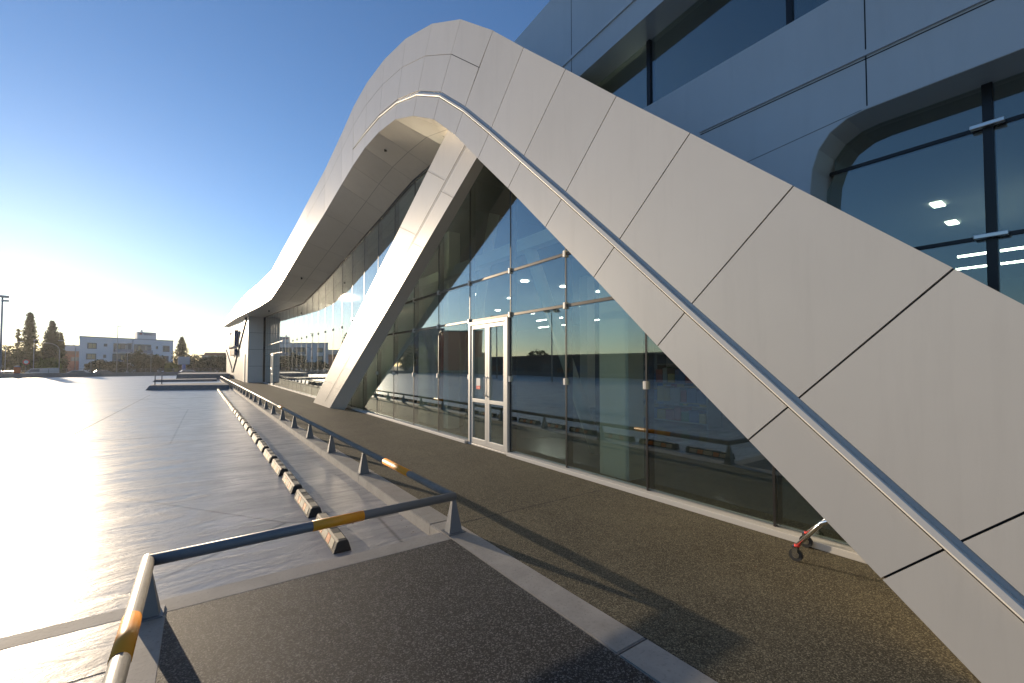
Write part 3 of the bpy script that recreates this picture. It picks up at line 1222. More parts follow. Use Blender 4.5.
SBL = pbr("sign_blue", (0.03, 0.045, 0.13), 0.4)
SWH = pbr("sign_white", (0.55, 0.56, 0.62), 0.4)
SRD = pbr("sign_red", (0.45, 0.03, 0.03), 0.4)
# C shape as a ring segment
bm = bmesh.new()
cy_, cz_ = 63.2, 4.5
for k in range(14):
    a0, a1 = R(50 + 260 * k / 14), R(50 + 260 * (k + 1) / 14)

    def rp(a, r, o):
        return wallp(cy_ - math.cos(a) * -r * 2.4, cz_ + math.sin(a) * r, o)
    q = [rp(a0, .55, .1), rp(a1, .55, .1), rp(a1, 1.0, .1), rp(a0, 1.0, .1)]
    hexa(bm, q, [p + Vector((-.35, 0, 0)) for p in q])
part("sign_letter", bm, SWH)
sign_block("sign_letter", 58.6, 60.0, 3.6, 5.1, SWH)
sign_block("sign_letter", 56.6, 57.8, 3.6, 5.4, SWH)
sign_block("sign_letter", 54.4, 55.6, 3.6, 5.3, SBL)
for (a, b, c) in ((62.4, 60.6, SRD), (60.0, 58.8, SBL), (58.2, 57.0, SBL), (56.4, 55.2, SBL)):
    sign_block("sign_letter", b, a, 2.7, 3.35, c, .3)

# ================================================================== RAILS
def rx(y):
    return 1.985 - 0.0070 * (y - 3.79)


rail = empty("guard_rail", (1.97, 3.78, 0), 0, "low grey tubular guard rail with orange bands wrapping the platform and kerb", "railing")


def rpart(name, bm, mat):
    o = mk(name, bm, mat, rail)
    o.matrix_parent_inverse = Matrix.Translation((-1.97, -3.78, 0))
    return o


RZ = 0.335
RR = 0.038
bm = bmesh.new()
tube(bm, [(rx(3.79), 3.79, RZ), (rx(20), 20, RZ), (rx(40), 40, RZ), (rx(58), 58, RZ)], RR, 20)
rpart("long_tube", bm, GALV)
bm = bmesh.new()
tube(bm, [(2.005, 3.80, RZ), (-0.27, 3.69, RZ)], RR, 20)
rpart("cross_tube", bm, STEEL)
bm = bmesh.new()
tube(bm, [(-0.27, 3.73, RZ), (-0.27, 1.0, RZ), (-0.27, -4, RZ)], RR, 20)
rpart("side_tube", bm, GALV)


def post(x, y, ax='y'):
    bm = bmesh.new()
    h = RZ - 0.02
    w0, w1, t = 0.068, 0.016, 0.012
    # triangular folded plate: wide at the foot, narrow under the tube
    a = [(-w0, -w0 * .8, 0.006), (w0, -w0 * .8, 0.006), (w0, w0 * .8, 0.006), (-w0, w0 * .8, 0.006)]
    b = [(-w1, -w1, h), (w1, -w1, h), (w1, w1, h), (-w1, w1, h)]
    hexa(bm, [(x + p[0], y + p[1], p[2]) for p in a], [(x + p[0], y + p[1], p[2]) for p in b])
    box(bm, x - w0 - .02, x + w0 + .02, y - w0 - .015, y + w0 + .015, 0.004, 0.012)
    rpart("post", bm, STEEL)


post(rx(3.79), 3.79)
yy = 6.6
while yy < 58:
    post(rx(yy), yy)
    yy += 1.93
for yy in (3.66, 1.75, -0.2, -2.1):
    post(-0.27, yy)
for (a, b) in (((0.72, 3.738, RZ), (1.12, 3.7573, RZ)), ((rx(4.87), 4.87, RZ), (rx(5.69), 5.69, RZ)), ((rx(14.2), 14.2, RZ), (rx(15), 15, RZ)),
               ((rx(24), 24, RZ), (rx(24.8), 24.8, RZ)), ((-0.27, 2.9, RZ), (-0.27, 2.52, RZ))):
    bm = bmesh.new()
    tube(bm, [a, b], RR + 0.003, 20)
    rpart("reflective_band", bm, TAPE)

# ================================================================== WHEEL STOPS
def make_stop():
    e = empty("wheel_stop")
    bm = bmesh.new()
    L = 0.92
    sec = [(-.08, 0), (.08, 0), (.05, .095), (.035, .11), (-.035, .11), (-.05, .095)]
    a = [(x, 0.0, z) for x, z in sec]
    b = [(x, L, z) for x, z in sec]
    hexa(bm, a, b)
    bmesh.ops.bevel(bm, geom=[ed for ed in bm.edges if abs(ed.verts[0].co.y - ed.verts[1].co.y) < 1e-6], offset=0.008, segments=1, affect='EDGES')
    mk("body", bm, RUBBER, e)
    for s in (-1, 1):
        for (y0, y1, c) in ((0.09, 0.22, 0), (0.235, .345, 1), (.36, .54, 0), (.555, .665, 1), (.68, .83, 0)):
            bm = bmesh.new()
            p = lambda t, y: (s * (.078 - .030 * t + .0035), y, .012 + .083 * t)
            q = [p(.08, y0), p(.08, y1), p(.95, y1), p(.95, y0)]
            hexa(bm, q, [(x - s * .004, y, z) for x, y, z in q])
            mk("reflector", bm, pbr("reflector_white", (0.44, 0.36, 0.24), 0.5) if c == 0 else pbr("reflector_orange", (0.62, 0.19, 0.03), 0.4), e)
    for y in (0.13, 0.46, 0.79):
        bm = bmesh.new()
        box(bm, -.033, .033, y - .08, y + .08, .1105, .1135)
        mk("top_pad", bm, pbr("reflector_white", (0.6, .55, .45), .4), e)
    return e


stop0 = make_stop()
ordn = ["nearest", "second", "third", "fourth", "fifth", "sixth", "seventh", "eighth", "ninth", "tenth", "eleventh", "twelfth"]
bm = bmesh.new()
rd = random.Random(4)
for _ in range(230):
    t = rd.random()
    if t < .5:
        y_ = 4 + 26 * rd.random() ** 1.6
        x_, z_ = kx(y_) - .02 - abs(rd.gauss(0, .09)), -.117
    elif t < .75:
        x_, y_, z_ = rd.uniform(-3, 1.6), 3.9 + 12 * rd.random() ** 1.5, -.117
    else:
        x_, y_, z_ = rd.uniform(2.15, 4.35), rd.uniform(1, 14), .004
    a_, s_ = rd.uniform(0, 6.28), rd.uniform(.005, .014)
    u_ = Vector((math.cos(a_), math.sin(a_), rd.uniform(-.2, .3))) * s_
    w_ = Vector((-math.sin(a_), math.cos(a_), rd.uniform(0, .4))) * s_ * .55
    p_ = Vector((x_, y_, z_ + .004))
    bm.faces.new([bm.verts.new(q) for q in (p_ - u_, p_ - w_, p_ + u_, p_ + w_)])
tag(mk("leaf_litter", bm, pbr("dry_leaf", (0.11, 0.07, 0.035), 0.8)), kind='stuff')
for i in range(30):
    o = stop0 if i == 0 else copy_tree(stop0)
    y = 4.22 + 1.135 * i + random.uniform(-.015, .015)
    o.location = (1.075 - 0.0066 * (y - 4), y, -0.1195)
    o.rotation_euler = (0, 0, R(random.uniform(-1, 1)))
    if i < 12:
        lb = ordn[i] + " rubber wheel stop with worn pale reflectors in the kerbside row"
    else:
        lb = ["thirteenth", "fourteenth", "fifteenth", "sixteenth", "seventeenth", "eighteenth", "nineteenth", "twentieth",
              "twenty first", "twenty second", "twenty third", "twenty fourth", "twenty fifth", "fourth from farthest",
              "third from farthest", "second farthest", "twenty ninth", "farthest"][i - 12] + " rubber wheel stop of the row, counted from the front tube"
    tag(o, lb, "wheel stop", "wheel stops in a row beside the kerb")

# ================================================================== TROLLEY behind the arch foot
tr = empty("shopping_trolley", (4.12, 1.5, 0), 0, "chrome shopping trolley half hidden behind the foot of the white arch", "shopping trolley")


def tpart(name, bm, mat, par=None):
    o = mk(name, bm, mat, par or tr)
    if par is None:
        o.matrix_parent_inverse = Matrix.Translation((-4.12, -1.5, 0))
    else:
        o.matrix_parent_inverse = Matrix.Identity(4)
    return o


def castor(x, y):
    bm = bmesh.new()
    tube(bm, [(x - .012, y, .05), (x + .012, y, .05)], .05, 20)
    wv = tpart("castor", bm, RUBBER)
    bm = bmesh.new()
    tube(bm, [(x - .014, y, .05), (x + .014, y, .05)], .026, 14)
    tpart("hub", bm, CHROME, wv)
    bm = bmesh.new()
    box(bm, x - .022, x - .016, y - .018, y + .022, .045, .118)
    box(bm, x + .016, x + .022, y - .018, y + .022, .045, .118)
    box(bm, x - .022, x + .022, y - .018, y + .022, .112, .12)
    tpart("fork", bm, CHROME, wv)
    bm = bmesh.new()
    tube(bm, [(x, y - .01, .121), (x, y - .01, .136)], .021, 14)
    tpart("collar", bm, RED, wv)


for (x, y) in ((3.985, 1.62), (4.36, 1.69), (3.90, 0.62), (4.38, 0.62)):
    castor(x, y)
bm = bmesh.new()
tube(bm, [(3.985, 1.615, .122), (3.98, 1.43, .36), (3.96, 1.30, .44), (3.90, .95, .44), (3.90, .62, .44), (3.90, .62, .13)], .017, 10)
tube(bm, [(4.36, 1.685, .122), (4.36, 1.46, .36), (4.36, 1.30, .44), (4.38, .95, .44), (4.38, .62, .44), (4.38, .62, .13)], .017, 10)
tube(bm, [(3.90, .62, .38), (3.90, .45, .98), (4.38, .45, .98), (4.38, .62, .38)], .014, 10)
tube(bm, [(3.96, 1.30, .44), (4.36, 1.30, .44)], .012, 8)
tpart("frame", bm, CHROME)
bm = bmesh.new()
for k in range(9):
    t = k / 8
    y = 1.02 - .52 * t
    tube(bm, [(3.93 - .03 * t, y, .86 + .1 * t), (3.95, y, .45), (4.33, y, .45), (4.35 + .03 * t, y, .86 + .1 * t)], .003, 5)
for z in (.46, .56, .66, .76, .87):
    tube(bm, [(3.92, .5, z + .02), (3.94, 1.02, z), (4.34, 1.02, z), (4.36, .5, z + .02), (3.92, .5, z + .02)], .003, 5)
tpart("basket", bm, CHROME)
bm = bmesh.new()
tube(bm, [(3.88, .43, 1.0), (4.40, .43, 1.0)], .018, 12)
tpart("handle", bm, RED)

# ================================================================== LOT ISLANDS
bm = bmesh.new()
hexa(bm, [(-3.2, 38.6, -.12), (1.5, 36.6, -.12), (1.5, 41.5, -.12), (-3.2, 41.8, -.12)], [(-3.0, 38.9, .2), (1.5, 36.9, .2), (1.5, 41.5, .2), (-3.0, 41.5, .2)])
tag(mk("traffic_island", bm, CONC_D), kind='structure')
bm = bmesh.new()
hexa(bm, [(-4.2, 57, -.12), (1.2, 56, -.12), (1.2, 60, -.12), (-4.2, 60, -.12)], [(-4.0, 57.2, .1), (1.2, 56.2, .1), (1.2, 59.8, .1), (-4.0, 59.8, .1)])
hexa(bm, [(-2.6, 64, -.12), (2.6, 62, -.12), (2.6, 76, -.12), (-2.6, 76, -.12)], [(-2.5, 64.2, .55), (2.6, 62.2, .55), (2.6, 75.8, .55), (-2.5, 75.8, .55)])
tag(mk("traffic_island", bm, CONC_D), kind='structure')
for (x, y, l) in ((-2.75, 39.4, "steel stanchion at the near end of the low traffic island"), (-2.45, 40.6, "steel stanchion set back on the low traffic island")):
    bm = bmesh.new()
    tube(bm, [(x, y, .2), (x, y, 1.0)], .03, 8)
    box(bm, x - .08, x + .08, y - .08, y + .08, .2, .22)
    tag(mk("stanchion", bm, STEEL), l, "post")
bm = bmesh.new()
hexa(bm, [(-62, 73.8, -.12), (1.5, 93.3, -.12), (1.5, 93.7, -.12), (-62, 74.2, -.12)], [(-62, 73.8, .48), (1.5, 93.3, .48), (1.5, 93.7, .48), (-62, 74.2, .48)])
tag(mk("boundary_wall", bm, CONC_D), "long low concrete wall along the far edge of the parking lot", "wall")
bm = bmesh.new()
hexa(bm, [(-36.5, -30, -.12), (-36.1, -30, -.12), (-33.1, 82, -.12), (-33.5, 82, -.12)], [(-36.5, -30, .5), (-36.1, -30, .5), (-33.1, 82, .5), (-33.5, 82, .5)])
tag(mk("side_wall", bm, CONC_D), "low concrete wall along the lot side mirrored in the glass front", "wall")

# road beyond
bm = bmesh.new()
bm.faces.new([bm.verts.new(p) for p in ((-190, 90, -1.19), (40, 122, -1.19), (40, 136, -1.19), (-190, 104, -1.19))])
tag(mk("road", bm, ROAD), kind='structure')
# raise the land behind the wall
bm = bmesh.new()
prism(bm, [(-300, 96, -.9), (40, 120, -.9), (60, 420, -.9), (-300, 420, -.9)], (0, 0, -.6))
tag(mk("far_terrain", bm, EARTH), kind='structure')
ZG = -0.9


# ---- fence
fence = empty("metal_fence", (-20, 100, ZG), 0, "grey metal post and rail fence beyond the low wall", "fence")
fa, fb = Vector((-60, 84, 0)), Vector((3, 101, 0))
nf = 34
for k in range(nf + 1):
    p = fa.lerp(fb, k / nf)
    bm = bmesh.new()
    box(bm, p.x - .04, p.x + .04, p.y - .04, p.y + .04, ZG - .3, 1.05)
    o = mk("post", bm, STEEL, fence)
    o.matrix_parent_inverse = Matrix.Translation((20, -100, -ZG))
for z in (.62, .82, 1.02):
    bm = bmesh.new()
    tube(bm, [(fa.x, fa.y, z), (fb.x, fb.y, z)], .022, 6)
    o = mk("rail", bm, STEEL, fence)
    o.matrix_parent_inverse = Matrix.Translation((20, -100, -ZG))

# ================================================================== FAR BUILDINGS
def local_building(name, label, p0, p1, depth, z0, z1, mat, cat="building", group=None):
    """box house whose front runs p0 -> p1; returns (empty, add(name, s0,s1,z0,z1,d0,d1,mat))"""
    p0, p1 = Vector((*p0, 0)), Vector((*p1, 0))
    u = (p1 - p0).normalized()
    n = Vector((u.y, -u.x, 0))          # towards the viewer
    if n.dot(-p0) < 0:
        n = -n
    W = (p1 - p0).length
    e = empty(name, (p0.x, p0.y, z0), 0, label, cat, group)
    inv = Matrix.Translation((-p0.x, -p0.y, -z0))

    back = -((p0 + p1) / 2).normalized() if False else -p0.normalized()

    def add(nm, s0, s1, a0, a1, d0, d1, m, parent=None):
        bm = bmesh.new()
        v0, v1 = (back if d0 < 0 else n) * d0, (back if d1 < 0 else n) * d1
        q = [p0 + u * s0 * W + v0, p0 + u * s1 * W + v0, p0 + u * s1 * W + v1, p0 + u * s0 * W + v1]
        hexa(bm, [(p.x, p.y, a0) for p in q], [(p.x, p.y, a1) for p in q])
        o = mk(nm, bm, m, parent or e)
        o.matrix_parent_inverse = inv if parent is None else Matrix.Identity(4)
        return o
    add("wall", 0, 1, z0, z1, -depth, 0, mat)
    return e, add


APW = pbr("apartment_render", (0.60, 0.64, 0.70), 0.8)
APF = pbr("window_surround", (0.10, 0.11, 0.13), 0.6)
APG = pbr("window_glass", (0.10, 0.12, 0.14), 0.15)
APL = pbr("curtain_warm", (0.45, 0.36, 0.20), 0.8)
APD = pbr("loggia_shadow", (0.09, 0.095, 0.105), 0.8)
apt, add = local_building("apartment_building", "three storey pale blue apartment block with a penthouse sign across the road",
                          (-29.37, 174.94), (-8.59, 189.65), 14, ZG, 9.8, APW)


def fx(x):   # x measured as a share of the front between its two corners
    return (x - 79.6) / (173.4 - 79.6)


def fz(x, y):
    t = fx(x)
    top = 336.3 + (340.9 - 336.3) * t
    return 9.8 - (y - top) / (365 - top) * (9.8 - 1.6)


add("roof", -.005, 1.005, 9.8, 10.02, -14, .15, pbr("parapet_cap", (0.22, 0.25, 0.31), .8))
for (x0, x1, y0, y1, lit) in ((86.3, 94.5, 342.6, 348.6, 1), (85.5, 94.2, 353.4, 359.4, 1), (161.2, 168.8, 345.6, 351.6, 0), (161, 168, 355.8, 361.6, 0),
                              (101, 104, 343.4, 346.2, 0), (100.6, 103.2, 354.5, 357.8, 0), (153.4, 155.6, 345.9, 349, 0)):
    xm = (x0 + x1) / 2
    f = add("window", fx(x0), fx(x1), fz(xm, y1), fz(xm, y0), .02, .12, APF)
    d = (x1 - x0) * .12
    add("pane", fx(x0 + d), fx(xm - .2), fz(xm, y1 - .8), fz(xm, y0 + .8), .12, .16, APL if lit else APG, f)
    add("pane", fx(xm + .2), fx(x1 - d), fz(xm, y1 - .8), fz(xm, y0 + .8), .12, .16, APL if lit else APG, f)
for (x0, x1, y0, y1) in ((110, 127.5, 343.2, 352), (130.2, 148, 344.2, 353), (109.2, 127.4, 353.8, 363), (130.2, 146, 354.5, 363)):
    xm = (x0 + x1) / 2
    f = add("balcony", fx(x0), fx(x1), fz(xm, y1), fz(xm, y0), .02, .10, APD)
    for k in range(5):
        a = x0 + (x1 - x0) * (k + .15) / 5
        b = x0 + (x1 - x0) * (k + .8) / 5
        add("pane", fx(a), fx(b), fz(xm, y1 - .5), fz(xm, y0 + 1.3), .10, .13, [APG, APL, APG, pbr("curtain_pale", (.28, .30, .30), .8), APG][(k + int(x0)) % 5], f)
    add("railing", fx(x0), fx(x1), fz(xm, y1), fz(xm, y1 - 3.0), .9, .96, pbr("balcony_rail", (.20, .23, .30), .6), f)
    add("slab", fx(x0 - .5), fx(x1 + .5), fz(xm, y1 + .5), fz(xm, y1 - .1), .02, .98, APW, f)
ph = add("penthouse", fx(133.2), fx(153.7), 9.8, 12.3, -8, -.1, APW)
add("sign_board", fx(134), fx(152.6), 11.2, 12.15, -.1, .02, pbr("sign_board_white", (.42, .45, .52), .6), ph)
add("sign_emblem", fx(135.2), fx(138.2), 11.4, 11.95, .02, .05, pbr("sign_dark_red", (.22, .05, .05), .6), ph)
for (a, b, z) in ((139, 150.5, 11.85), (140, 148.5, 11.5)):
    add("sign_lettering", fx(a), fx(b), z - .09, z + .09, .02, .05, pbr("sign_ink", (.10, .12, .18), .6), ph)
add("roof_tank", fx(138), fx(140), 12.3, 13.2, -5, -3.5, APW)
add("downpipe", fx(128.2), fx(129.2), ZG, 9.5, .02, .2, pbr("pipe_grey", (.34, .38, .45), .6))

TILE = pbr("roof_tile", (0.20, 0.09, 0.06), 0.8)
HW = pbr("house_render", (0.42, 0.42, 0.42), 0.8)


def roofed(name, label, p0, p1, depth, z1, zr, mat=HW, wins=4):
    e, ad = local_building(name, label, p0, p1, depth, ZG, z1, mat, "house")
    r = ad("roof", -.04, 1.04, z1, z1 + .25, -depth - .5, .6, TILE)
    ad("ridge", .08, .92, z1 + .25, zr, -depth + 2, -1.5, TILE, r)
    for k in range(wins):
        a = (k + .25) / wins
        f = ad("window", a, a + .5 / wins, z1 - 2.2, z1 - .9, .02, .08, APF)
        ad("pane", a + .05 / wins, a + .45 / wins, z1 - 2.1, z1 - 1.0, .08, .11, APG, f)
    return e, ad


e, ad = roofed("house", "low house with a dark red roof right of the apartment block", (-0.5, 184.5), (8.6, 178.2), 10, 4.9, 5.9)
ad("antenna", .42, .425, 5.9, 8.2, -3, -2.9, STEEL)
roofed("house", "red brown roofed house between the slim cypress and the apartment block", (-42.5, 205), (-34, 212), 10, 5.2, 6.4, pbr("brick_red", (.28, .10, .07), .8), 2)
roofed("house", "partly hidden house with tiled roof at the far left behind the tall lamp", (-70, 225), (-56, 232), 12, 4.8, 6.2, HW, 3)
local_building("office_building", "flat pale building with red trim showing above the brown roofed house", (-52, 250), (-40, 262), 12, ZG, 10.0,
               pbr("office_pale", (.40, .44, .52), .8))

# buildings on the lot's other side: the glass front mirrors them
e, ad = local_building("tower_block", "dark square block mirrored in the glass front left of the door", (-37.3, 117.5), (-45.5, 109.5), 14, ZG, 11.8,
                       pbr("block_grey", (.14, .16, .20), .8))
for r_ in range(3):
    for c_ in range(4):
        ad("window", .08 + c_ * .23, .22 + c_ * .23, 1.5 + r_ * 3.2, 3.3 + r_ * 3.2, .02, .1, APG)
e, ad = local_building("warehouse", "rust red warehouse mirrored in the glass front beside the door", (-35.6, 91.0), (-42.5, 84.5), 12, ZG, 9.2,
                       pbr("rust_red", (.50, .10, .05), .8))
ad("roof", -.02, 1.02, 9.2, 9.5, -12.2, .2, APF)
e, ad = local_building("market_hall", "long low dark market hall mirrored across the lower glass front", (-38, 79), (-41, -6), 14, ZG, 3.0,
                       pbr("hall_dark", (.13, .10, .095), .8))
ad("roof", -.01, 1.01, 3.0, 3.25, -16.2, .6, pbr("hall_roof", (.24, .16, .13), .8))
for k in range(22):
    ad("window", .015 + k * .045, .05 + k * .045, -.3, 1.1 + .7 * ((k * 7) % 3) / 2, .02, .1,
       [APG, pbr("shop_blue", (.05, .09, .18), .6), pbr("shop_dim", (.07, .06, .06), .6), pbr("shop_orange", (.22, .09, .03), .6), APG][(k * 3) % 5])
local_building("shed", "small dark shed mirrored at the right end of the glass front", (-84, 6), (-88, -12), 12, ZG, 4.4, pbr("hall_dark2", (.10, .10, .11), .8))


# ================================================================== TREES
def crown_mesh(bm, center, radii, n, leaf, shape='blob', seed=0, hole=0.25):
    rnd = random.Random(seed)
    cx, cy__, cz = center
    clumps = []
    nc = max(10, int(n / 12))
    for _ in range(nc):
        if shape == 'cone':
            t = rnd.random() ** 1.3
            rr = (1 - t) ** 0.8
            a = rnd.uniform(0, 2 * math.pi)
            q = math.sqrt(rnd.random()) * rr
            clumps.append((cx + radii[0] * q * math.cos(a), cy__ + radii[1] * q * math.sin(a), cz - radii[2] + 2 * radii[2] * t, 0.20 * radii[0] * (0.4 + rr)))
        elif shape == 'column':
            t = rnd.random()
            rr = math.sin(math.pi * min(1, (t * .85 + .15))) ** .5 * (1 - t * .55)
            a = rnd.uniform(0, 2 * math.pi)
            q = math.sqrt(rnd.random()) * rr
            clumps.append((cx + radii[0] * q * math.cos(a), cy__ + radii[1] * q * math.sin(a), cz - radii[2] + 2 * radii[2] * t, 0.26 * radii[0] * (0.5 + rr)))
        else:
            while True:
                v = Vector((rnd.uniform(-1, 1), rnd.uniform(-1, 1), rnd.uniform(-1, 1)))
                if v.length < 1:
                    break
            v *= 0.9
            clumps.append((cx + v.x * radii[0], cy__ + v.y * radii[1], cz + v.z * radii[2], 0.19 * min(radii)))
    for i in range(n):
        c = rnd.choice(clumps)
        v = Vector((rnd.gauss(0, 1), rnd.gauss(0, 1), rnd.gauss(0, .8)))
        p = Vector(c[:3]) + v * c[3] * .55
        a = Vector((rnd.uniform(-1, 1), rnd.uniform(-1, 1), rnd.uniform(-1, 1))).normalized()
        b = a.orthogonal().normalized()
        b = Matrix.Rotation(rnd.uniform(0, 6.28), 3, a) @ b
        s = leaf * rnd.uniform(.6, 1.4)
        c2 = a.cross(b)
        bm.faces.new([bm.verts.new(q) for q in (p - b * s, p + c2 * s * .6, p + b * s, p - c2 * s * .6)])


LEAF_D = mat_leaf("leaf_dark", (0.035, 0.045, 0.017), (0.075, 0.08, 0.03))
LEAF_O = mat_leaf("leaf_olive", (0.10, 0.09, 0.03), (0.16, 0.14, 0.05))
LEAF_Y = mat_leaf("leaf_yellow_green", (0.12, 0.15, 0.02), (0.2, 0.22, 0.04))
BARK = pbr("bark", (0.12, 0.09, 0.065), 0.9)


def tree(name, label, x, y, h, rx_, shape, n, leaf, mat, seed, base=0.1, group=None):
    e = empty(name, (x, y, ZG), 0, label, "tree", group)
    bm = bmesh.new()
    tube(bm, [(0, 0, -.1), (.05, 0, h * .4), (0, .05, h * .85)], [rx_ * .13 + .08, rx_ * .08 + .05, .04], 8)
    rnd = random.Random(seed)
    for k in range(7):
        z = h * rnd.uniform(.25, .7)
        a = rnd.uniform(0, 6.28)
        tube(bm, [(0, 0, z), (math.cos(a) * rx_ * .6, math.sin(a) * rx_ * .6, z + rx_ * .35)], [.07, .02], 5)
    mk("trunk", bm, BARK, e)
    bm = bmesh.new()
    zb = h * base
    crown_mesh(bm, (0, 0, (h + zb) / 2), (rx_, rx_, (h - zb) / 2), n, leaf, shape, seed)
    mk("crown", bm, mat, e)
    return e


tree("cypress_tree", "tallest slim cypress rising behind the left lamp posts", -34.3, 152.6, 15.0, 1.9, 'column', 5200, .2, LEAF_O, 1, .05)
tree("conifer_tree", "broad dark conifer right of the tallest cypress", -31.2, 156.0, 13.4, 3.3, 'cone', 8000, .21, LEAF_D, 2, .0)
tree("cypress_tree", "smallest narrow cypress left of the apartment block", -28.1, 148.4, 10.4, 1.0, 'column', 2600, .17, LEAF_O, 3, .05)
tree("cypress_tree", "short forked cypress leaning on the tallest one", -36.4, 153.5, 11.0, 1.0, 'column', 900, .22, LEAF_O, 4, .05)
tree("pine_tree", "spiky dark pine standing right of the apartment block", -5.2, 156.6, 10.4, 3.0, 'cone', 4800, .2, LEAF_D, 5, .05)
bushes = [
    (-37.5, 152, 6.6, 3.6, LEAF_O, "olive green leafy tree at the left edge of the tree group"),
    (-33.2, 148, 5.5, 3.4, LEAF_O, "leafy tree filling the space below the tallest cypress"),
    (-29.5, 146, 3.4, 2.4, LEAF_Y, "bright yellow green bush below the smallest cypress"),
    (-44, 156, 4.6, 3.6, LEAF_O, "low bushy tree at the far left behind the tall lamp"),
    (-21.5, 148, 3.0, 2.6, LEAF_D, "low dark bush in front of the apartment ground floor left"),
    (-18.0, 147, 2.6, 2.6, LEAF_D, "small round bush beside the apartment loggia"),
    (-13.6, 147, 5.6, 3.9, LEAF_D, "round dark tree covering the apartment lower balcony"),
    (-10.4, 148, 4.4, 3.2, LEAF_D, "rounded dark tree under the apartment right windows"),
    (-6.6, 138, 2.2, 1.4, LEAF_Y, "small bright green bush beside the sign pillar"),
    (-2.2, 152, 4.8, 3.2, LEAF_D, "dark tree between the pine and the red roofed house"),
    (1.4, 150, 4.4, 3.3, LEAF_D, "dark bushy tree in front of the red roofed house"),
    (4.8, 148, 4.6, 3.0, LEAF_D, "dark bushy tree beside the sign wall of the retail building"),
]
for i, (x, y, h, r_, m, lb) in enumerate(bushes):
    tree("leafy_tree", lb, x, y, h + .9, r_, 'blob', 3000, .2, m, 20 + i, .0, "leafy trees beyond the road")
for i, (x, y, h) in enumerate(((-34, 108, 7.4), (-52, 100, 5.0), (-60, 86, 5.6))):
    tree("roadside_tree", ["tallest roadside tree mirrored in the glass left of the dark block",
                           "mid height roadside tree mirrored behind the red warehouse",
                           "bushy roadside tree mirrored at the left end of the market hall"][i], x, y, h + .9, 3.2, 'blob', 1500, .3, LEAF_D, 60 + i, .1)

# ================================================================== LAMPS, SIGNS, CARS
LP = pbr("lamp_pole_paint", (0.33, 0.33, 0.34), 0.5, 0.3)


def lamp(x, y, h, kind, label, az=0.0, r=.07, name="street_lamp"):
    zb = ZG if y > 95 else -0.12
    e = empty(name, (x, y, zb), az, label, "lamp post")
    bm = bmesh.new()
    H_ = h - zb
    if kind == 'arc':
        pts = [(0, 0, 0), (0, 0, H_ * .78)]
        for k in range(1, 9):
            a = math.pi / 2 * k / 8
            pts.append((1.9 * (1 - math.cos(a)), 0, H_ * .78 + H_ * .22 * math.sin(a)))
        tube(bm, pts, [r] * 2 + [r * .7] * 8, 8)
        mk("pole", bm, LP, e)
        bm = bmesh.new()
        box(bm, 1.8, 2.6, -.12, .12, H_ - .08, H_ + .06, .02)
        mk("lamp_head", bm, LP, e)
    else:
        tube(bm, [(0, 0, 0), (0, 0, H_)], [r, r * .65], 10)
        mk("pole", bm, LP, e)
        bm = bmesh.new()
        if kind == 'flood':
            box(bm, -.5, .5, -.18, .18, H_ - .05, H_ + .2, .03)
            box(bm, -.08, .5, -.12, .12, H_ - .5, H_ - .3, .02)
        elif kind == 'multi':
            for a in (0, 1.57, 3.14, 4.71):
                box(bm, math.cos(a) * .7 - .25, math.cos(a) * .7 + .25, math.sin(a) * .7 - .25, math.sin(a) * .7 + .25, H_ - .1, H_ + .1, .02)
            tube(bm, [(-.7, 0, H_), (.7, 0, H_)], .03, 6)
            tube(bm, [(0, -.7, H_), (0, .7, H_)], .03, 6)
        else:
            box(bm, -.1, .7, -.14, .14, H_ - .05, H_ + .12, .02)
        mk("lamp_head", bm, LP, e)
    return e


lamp(-19.0, 74.6, 9.4, 'flood', "tall floodlight mast at the left edge of the lot", .4, .11)
lamp(-35.0, 140.2, 6.8, 'arc', "curved arm street lamp farthest left beside the orange bin", .3)
lamp(-30.2, 137.6, 7.0, 'plain', "straight pole lamp in front of the tallest cypress", .2)
lamp(-24.9, 130.5, 6.2, 'arc', "curved arm lamp facing left before the broad conifer", 3.4)
lamp(-22.2, 128.9, 6.7, 'arc', "curved arm lamp next to the left corner of the apartments", 3.4)
lamp(-19.0, 124.0, 3.2, 'plain', "short lamp standing before the apartment left windows", 3.3, .05)
lamp(-16.2, 133.8, 10.5, 'plain', "tall straight lamp rising above the apartment roof", .2, .09)
lamp(-13.1, 121.8, 6.1, 'plain', "slim white pole in front of the apartment downpipe", .2, .06)
lamp(-9.2, 121.0, 5.2, 'plain', "slender pole before the right apartment balcony", 3.2, .05)
lamp(-19.0, 53.7, 8.1, 'multi', "four headed lot lamp mirrored in the glass left of the door", 0, .09) if False else None
lamp(-22.5, 48.0, 7.9, 'multi', "four headed lot lamp mirrored in the glass left of the door", 0, .09)
lamp(-20.0, 34.0, 7.1, 'multi', "second four headed lot lamp mirrored right of the door", 0, .08)

e = empty("pillar_sign", (-3.5, 118.7, ZG), R(8), "pale box sign on a short blue pillar below the pine", "sign")
bm = bmesh.new()
box(bm, -.3, .3, -.15, .15, 0, 2.6)
mk("pillar", bm, pbr("sign_pillar_blue", (.06, .12, .35), .5), e)
bm = bmesh.new()
box(bm, -1.05, 1.05, -.25, .25, 2.6, 4.3, .1)
mk("sign_box", bm, pbr("sign_box_pale", (.32, .33, .36), .5), e)

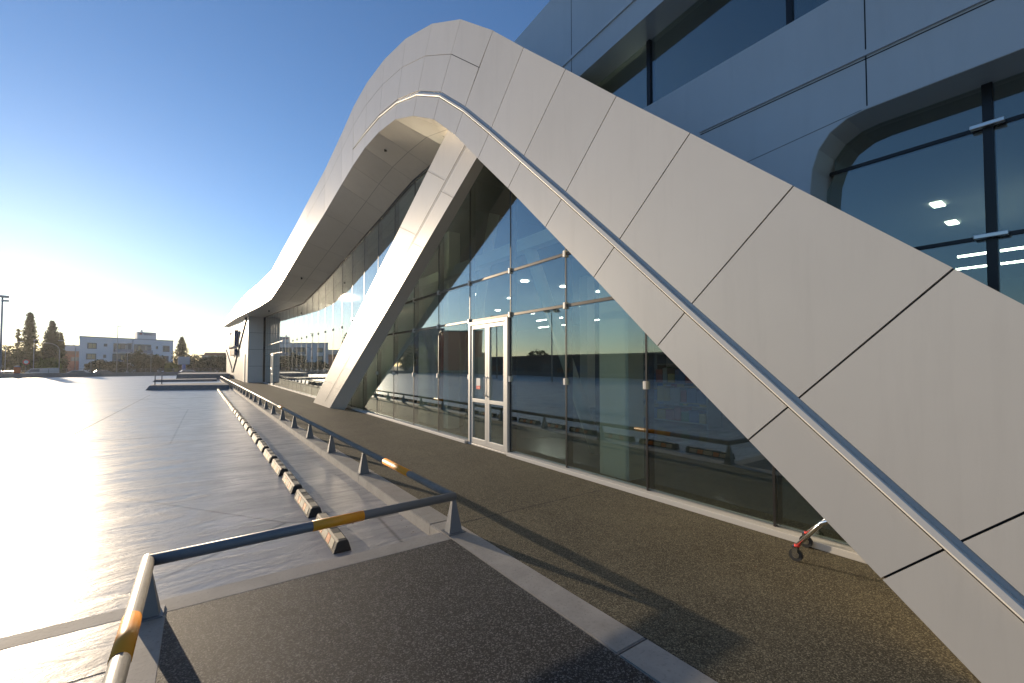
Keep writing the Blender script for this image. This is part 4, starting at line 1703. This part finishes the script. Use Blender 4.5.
e = empty("road_sign", (-29.2, 128.3, ZG), 0, "round red and white road sign on a thin post", "road sign")
bm = bmesh.new()
tube(bm, [(0, 0, 0), (0, 0, 3.2)], .04, 8)
mk("post", bm, STEEL, e)
bm = bmesh.new()
tube(bm, [(0, 0, 3.1), (0.02, -.04, 3.1)], .5, 20)
mk("rim", bm, RED, e)
bm = bmesh.new()
tube(bm, [(0.02, -.045, 3.1), (0.03, -.065, 3.1)], .34, 20)
mk("face", bm, pbr("sign_face", (.6, .6, .6), .5), e)

e = empty("litter_bin", (-20.6, 87.0, -.12), 0, "orange litter bin on a post near the left lamp mast", "litter bin")
bm = bmesh.new()
tube(bm, [(0, 0, .55), (0, 0, .62), (0, 0, 1.35), (0, 0, 1.45)], [.2, .30, .34, .30], 14)
mk("bin_body", bm, pbr("bin_orange", (.62, .13, .03), .5), e)
bm = bmesh.new()
tube(bm, [(0, 0, 1.45), (0, 0, 1.62)], [.36, .12], 14)
mk("lid", bm, pbr("bin_lid", (.35, .36, .4), .5), e)
bm = bmesh.new()
tube(bm, [(.0, .30, 0), (.0, .30, 1.5)], .04, 8)
mk("post", bm, STEEL, e)


def car(x, y, rz, col, label, van=False):
    e = empty("parked_car", (x, y, ZG), rz, label, "car", "cars on the road beyond the wall")
    paint = pbr("car_paint_" + label.split()[0], col, .25, .3)
    pr = [(-2.1, .35), (-2.15, .75), (-1.9, .95), (-1.2, 1.0), (-.65, 1.42), (.9, 1.45), (1.55, 1.02), (2.1, .9), (2.15, .4)]
    if van:
        pr = [(-2.3, .35), (-2.35, .95), (-1.9, 1.15), (-1.4, 1.85), (2.2, 1.95), (2.3, .4)]
    bm = bmesh.new()
    prism(bm, [(a, -.85, b) for a, b in pr], (0, 1.7, 0))
    bmesh.ops.bevel(bm, geom=[ed for ed in bm.edges if abs(ed.verts[0].co.y - ed.verts[1].co.y) < .01], offset=.07, segments=2, affect='EDGES')
    mk("body", bm, paint, e)
    bm = bmesh.new()
    gp = [(-1.1, 1.02), (-.6, 1.36), (.85, 1.38), (1.4, 1.04)] if not van else [(-1.75, 1.2), (-1.35, 1.7), (-.3, 1.75), (-.3, 1.2)]
    prism(bm, [(a, -.858, b) for a, b in gp], (0, 1.716, 0))
    mk("side_glass", bm, APG, e)
    for wx in (-1.35, 1.35):
        for wy in (-.86, .86):
            bm = bmesh.new()
            tube(bm, [(wx, wy - .1, .32), (wx, wy + .1, .32)], .32, 14)
            wv = mk("wheel", bm, RUBBER, e)
            bm = bmesh.new()
            tube(bm, [(wx, wy - .105, .32), (wx, wy + .105, .32)], .18, 10)
            mk("rim", bm, CHROME, wv)
    return e


car(-20.2, 118.5, R(12), (.6, .6, .62), "white parked car below the apartment left corner")
car(-16.6, 118.0, R(12), (.05, .07, .14), "navy parked car below the apartment left loggia")
car(-25.0, 119.0, R(12), (.45, .47, .5), "silver parked van behind the curved lamps", True)
car(-28.5, 115.0, R(12), (.5, .5, .52), "grey parked car left of the silver van")
car(-3.0, 116.5, R(10), (.55, .56, .6), "pale parked car beside the blue pillar sign")
